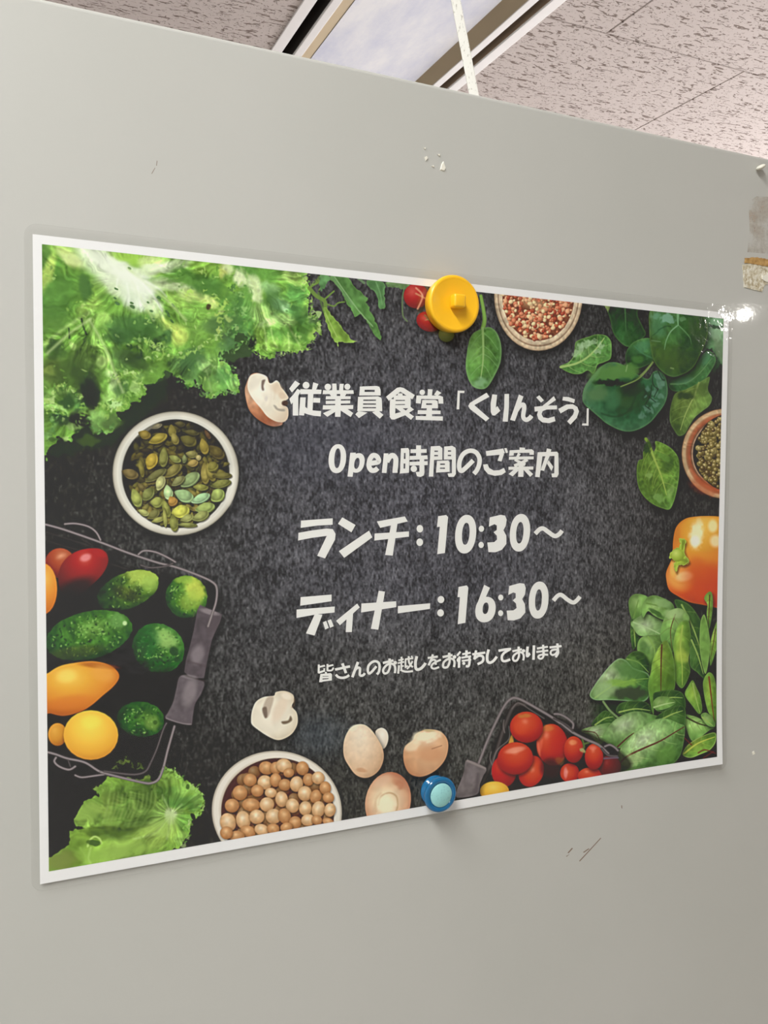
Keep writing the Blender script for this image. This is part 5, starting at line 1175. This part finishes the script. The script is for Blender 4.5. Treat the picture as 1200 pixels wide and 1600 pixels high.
M_ink,_,_=mat('white lettering',(240,240,234),.7,spec=.1)
labs={'heading_lettering':'white Japanese heading line','opening_hours_lettering':'white second line starting Open','lunch_time_lettering':'white lunch line with 10:30','dinner_time_lettering':'white dinner line with 16:30','closing_line_lettering':'small white bottom line'}
for name,frames in TX():
    bm=bmesh.new(); k=0
    for (x0,y0,sc,txt) in frames:
        for F in glyph_faces(x0,y0,sc,txt):
            F=F/SC/1000.; y=-.00010-.0000006*k; k+=1
            P3=[Vector((p[0]-.21,0,.1485-p[1])) for p in F]; P2=[Vector((v.x,v.z,0)) for v in P3]
            vs_=[bm.verts.new((v.x,y,v.z)) for v in P3]
            for t3 in tessellate_polygon([P2]):
                try: bm.faces.new([vs_[i] for i in t3])
                except ValueError: pass
    for f in bm.faces:
        f.normal_update()
        if f.normal.y>0: f.normal_flip()
    o=rel(finish(name,bm,M_ink,po),po); o['label']=labs[name]
# clear film, wider than the paper, rounded corners
M_film=bpy.data.materials.new('clear laminate film'); M_film.use_nodes=True; nt=M_film.node_tree; nt.nodes.remove(nt.nodes['Principled BSDF'])
tr=nd(nt,'ShaderNodeBsdfTransparent'); tr.inputs[0].default_value=(.985,.985,.98,1); gl=nd(nt,'ShaderNodeBsdfGlossy'); gl.inputs['Roughness'].default_value=.06; df=nd(nt,'ShaderNodeBsdfDiffuse'); df.inputs[0].default_value=(.8,.8,.8,1)
fz=nd(nt,'ShaderNodeFresnel'); fz.inputs[0].default_value=1.5; m1=nd(nt,'ShaderNodeMixShader'); m2=nd(nt,'ShaderNodeMixShader'); m1.inputs[0].default_value=.028
nt.links.new(tr.outputs[0],m1.inputs[1]); nt.links.new(df.outputs[0],m1.inputs[2]); fm=nd(nt,'ShaderNodeMath',operation='MINIMUM'); fm.inputs[1].default_value=.055; nt.links.new(fz.outputs[0],fm.inputs[0]); nt.links.new(fm.outputs[0],m2.inputs[0]); nt.links.new(m1.outputs[0],m2.inputs[1]); nt.links.new(gl.outputs[0],m2.inputs[2]); nt.links.new(m2.outputs[0],nt.nodes['Material Output'].inputs[0])
n=noise(nt,26,3,.55); n_b=noise(nt,330,2,.5); ad=nd(nt,'ShaderNodeMath',operation='MULTIPLY_ADD'); ad.inputs[1].default_value=.10; nt.links.new(n_b.outputs[0],ad.inputs[0]); nt.links.new(n.outputs[0],ad.inputs[2])
bp=nd(nt,'ShaderNodeBump'); bp.inputs['Strength'].default_value=.5; bp.inputs['Distance'].default_value=.0012; nt.links.new(ad.outputs[0],bp.inputs['Height']); nt.links.new(bp.outputs[0],gl.inputs['Normal'])
L_,R_,B_,T_,rad=-.2137,.2132,-.1520,.1532,.006
def film(yf,yb):
    bm=bmesh.new(); out=[]
    for (cx,cz,a0) in ((R_-rad,T_-rad,0),(L_+rad,T_-rad,90),(L_+rad,B_+rad,180),(R_-rad,B_+rad,270)):
        for k in range(9): a_=math.radians(a0+90*k/8); out.append((cx+rad*math.cos(a_),cz+rad*math.sin(a_)))
    A=[bm.verts.new((x,yf,z)) for x,z in out]; f=bm.faces.new(A)
    # cut into strips so that it can follow the curl
    for i in range(1,30):
        x=L_+(R_-L_)*i/30; bmesh.ops.bisect_plane(bm,geom=bm.verts[:]+bm.edges[:]+bm.faces[:],plane_co=(x,0,0),plane_no=(1,0,0))
    for i in range(1,20):
        z=B_+(T_-B_)*i/20; bmesh.ops.bisect_plane(bm,geom=bm.verts[:]+bm.edges[:]+bm.faces[:],plane_co=(0,0,z),plane_no=(0,0,1))
    for v in bm.verts: v.co.y=yf+curl(v.co.x,v.co.z)
    r=bmesh.ops.extrude_face_region(bm,geom=[e for e in bm.edges if e.is_boundary]) if False else None
    be=[e for e in bm.edges if e.is_boundary]; r=bmesh.ops.extrude_edge_only(bm,edges=be)
    for v in r['geom']:
        if isinstance(v,bmesh.types.BMVert): v.co.y=yf+(yb-yf)+curl(v.co.x,v.co.z)
    bmesh.ops.recalc_face_normals(bm,faces=bm.faces[:])
    big=max(bm.faces,key=lambda f:f.calc_area())
    if big.normal.y>0: bmesh.ops.reverse_faces(bm,faces=bm.faces[:])
    return rel(finish('laminate_film',bm,M_film,po),po)
film(-.00035,.0006)
# ================================================================ magnets
M_yel,nt,b=mat('yellow plastic',(250,190,28),.32,.3,.15); b.inputs['Subsurface Weight'].default_value=.1; b.inputs['Subsurface Radius'].default_value=(.004,.003,.001)
d=.0085; a_,c__=survey(711,429,-d),survey(711,519.5,-d); R0=(a_[2]-c__[2])/2; cc=survey(711.5,474,-d); cx,cz=cc[0],cc[2]; print('yellow r',R0)
yb=-.0006
my=empty('round_magnet',(cx,yb,cz),'yellow round plastic magnet with a square stub, on the poster top edge','magnet')
bm=bmesh.new(); r_=R0
lathe(bm,[(0,yb),(r_*.93,yb),(r_*.95,yb-.0006),(r_*.98,yb-.004),(r_*1.0,-d+.0018),(r_*.985,-d+.0007),(r_*.95,-d),(r_*.86,-d+.0003),(r_*.84,-d+.0004),(0,-d+.0004)],cx,cz,72); rel(finish('body',bm,M_yel,my,True),my)
kc=survey(718,470,-d-.004); k1=R0*.235
bm=bmesh.new(); box(bm,kc[0]-k1,kc[0]+k1,-d-.0052,-d+.0006,kc[2]-k1,kc[2]+k1,.0012,3); rel(finish('stub',bm,M_yel,my,True),my)
M_blue,nt,b=mat('translucent blue plastic',(30,138,196),.15,.5,.04); b.inputs['Transmission Weight'].default_value=.55; b.inputs['IOR'].default_value=1.49
M_dkb,_,_=mat('dark magnet core',(18,34,52),.3)
M_teal,nt,b=mat('pale teal insert',(122,200,196),.45); n=noise(nt,900,2); r=cramp(nt,n.outputs[0],[(.3,lin(138,192,190)),(.45,lin(150,206,202))]); nt.links.new(r.outputs[0],b.inputs['Base Color'])
d=.0098; a_,c__=survey(689,1215,-d),survey(689,1270,-d); R1=(a_[2]-c__[2])/2; cc=survey(689.3,1242.5,-d); cx,cz=cc[0],cc[2]; print('blue r',R1)
mb=empty('push_magnet',(cx,yb,cz),'small translucent blue spool magnet with pale teal face, on the poster bottom edge','magnet')
bm=bmesh.new(); lathe(bm,[(0,yb),(R1*.82,yb),(R1*.86,yb-.001),(R1*.84,yb-.0020),(R1*.66,yb-.0032),(R1*.60,yb-.005),(R1*.66,-d+.0034),(R1*.95,-d+.0024),(R1,-d+.0014),(R1*.97,-d+.0003),(R1*.9,-d),(R1*.72,-d),(R1*.70,-d+.0004),(0,-d+.0004)],cx,cz,64); rel(finish('body',bm,M_blue,mb,True),mb)
bm=bmesh.new(); lathe(bm,[(0,-d+.0003),(R1*.665,-d+.0003),(R1*.665,-d-.0003),(R1*.64,-d-.0005),(0,-d-.0005)],cx,cz,48); rel(finish('face_insert',bm,M_teal,mb,True),mb)
# ================================================================ strap above the panel
M_strap,nt,b=mat('white printed strap',(226,224,212),.6); n=noise(nt,1,1,.5,mapscale=(900,900,260)); r=cramp(nt,n.outputs[0],[(.62,lin(214,212,202)),(.72,lin(172,168,156))]); nt.links.new(r.outputs[0],b.inputs['Base Color'])
pB=survey(742,158,.045)
best=None
for V in range(0,4000,4):
    u=740-.193*(145+V); p=survey(u,-V,.30)
    if p[2]>=CEIL: best=p; break
pT=np.array([best[0],.30,CEIL]); pB=survey(745,171,.036); pBB=np.array([pB[0],.0345,pB[2]-.06])
print('strap',pBB,pB,pT)
bm=bmesh.new(); w_=.0029; side=np.array([math.cos(.43),-math.sin(.43),0]); th=np.array([math.sin(.43),math.cos(.43),0])*.0005
rings=[]
pp=[pBB,pB]+[pB+(pT-pB)*t for t in (.1,.25,.5,.75,1.)]
for p in pp: rings.append([bm.verts.new(p+side*w_*sx+th*sy) for sx,sy in ((-1,-1),(-.85,-1.4),(.85,-1.4),(1,-1),(1,1),(-1,1))])
for a_,c__ in zip(rings,rings[1:]):
    for k in range(6): bm.faces.new((a_[k],a_[(k+1)%6],c__[(k+1)%6],c__[k]))
bm.faces.new(rings[0][::-1]); bm.faces.new(rings[-1]); bmesh.ops.recalc_face_normals(bm,faces=bm.faces[:])
st=empty('hanging_strap',tuple(pT),'thin white printed strap slanting from ceiling to behind the panel top','strap')
rel(finish('tape_band',bm,M_strap,st),st)
bm=bmesh.new(); box(bm,pT[0]-.012,pT[0]+.012,.288,.312,CEIL-.006,CEIL,.002); rel(finish('ceiling_clip',bm,M_white,st),st)
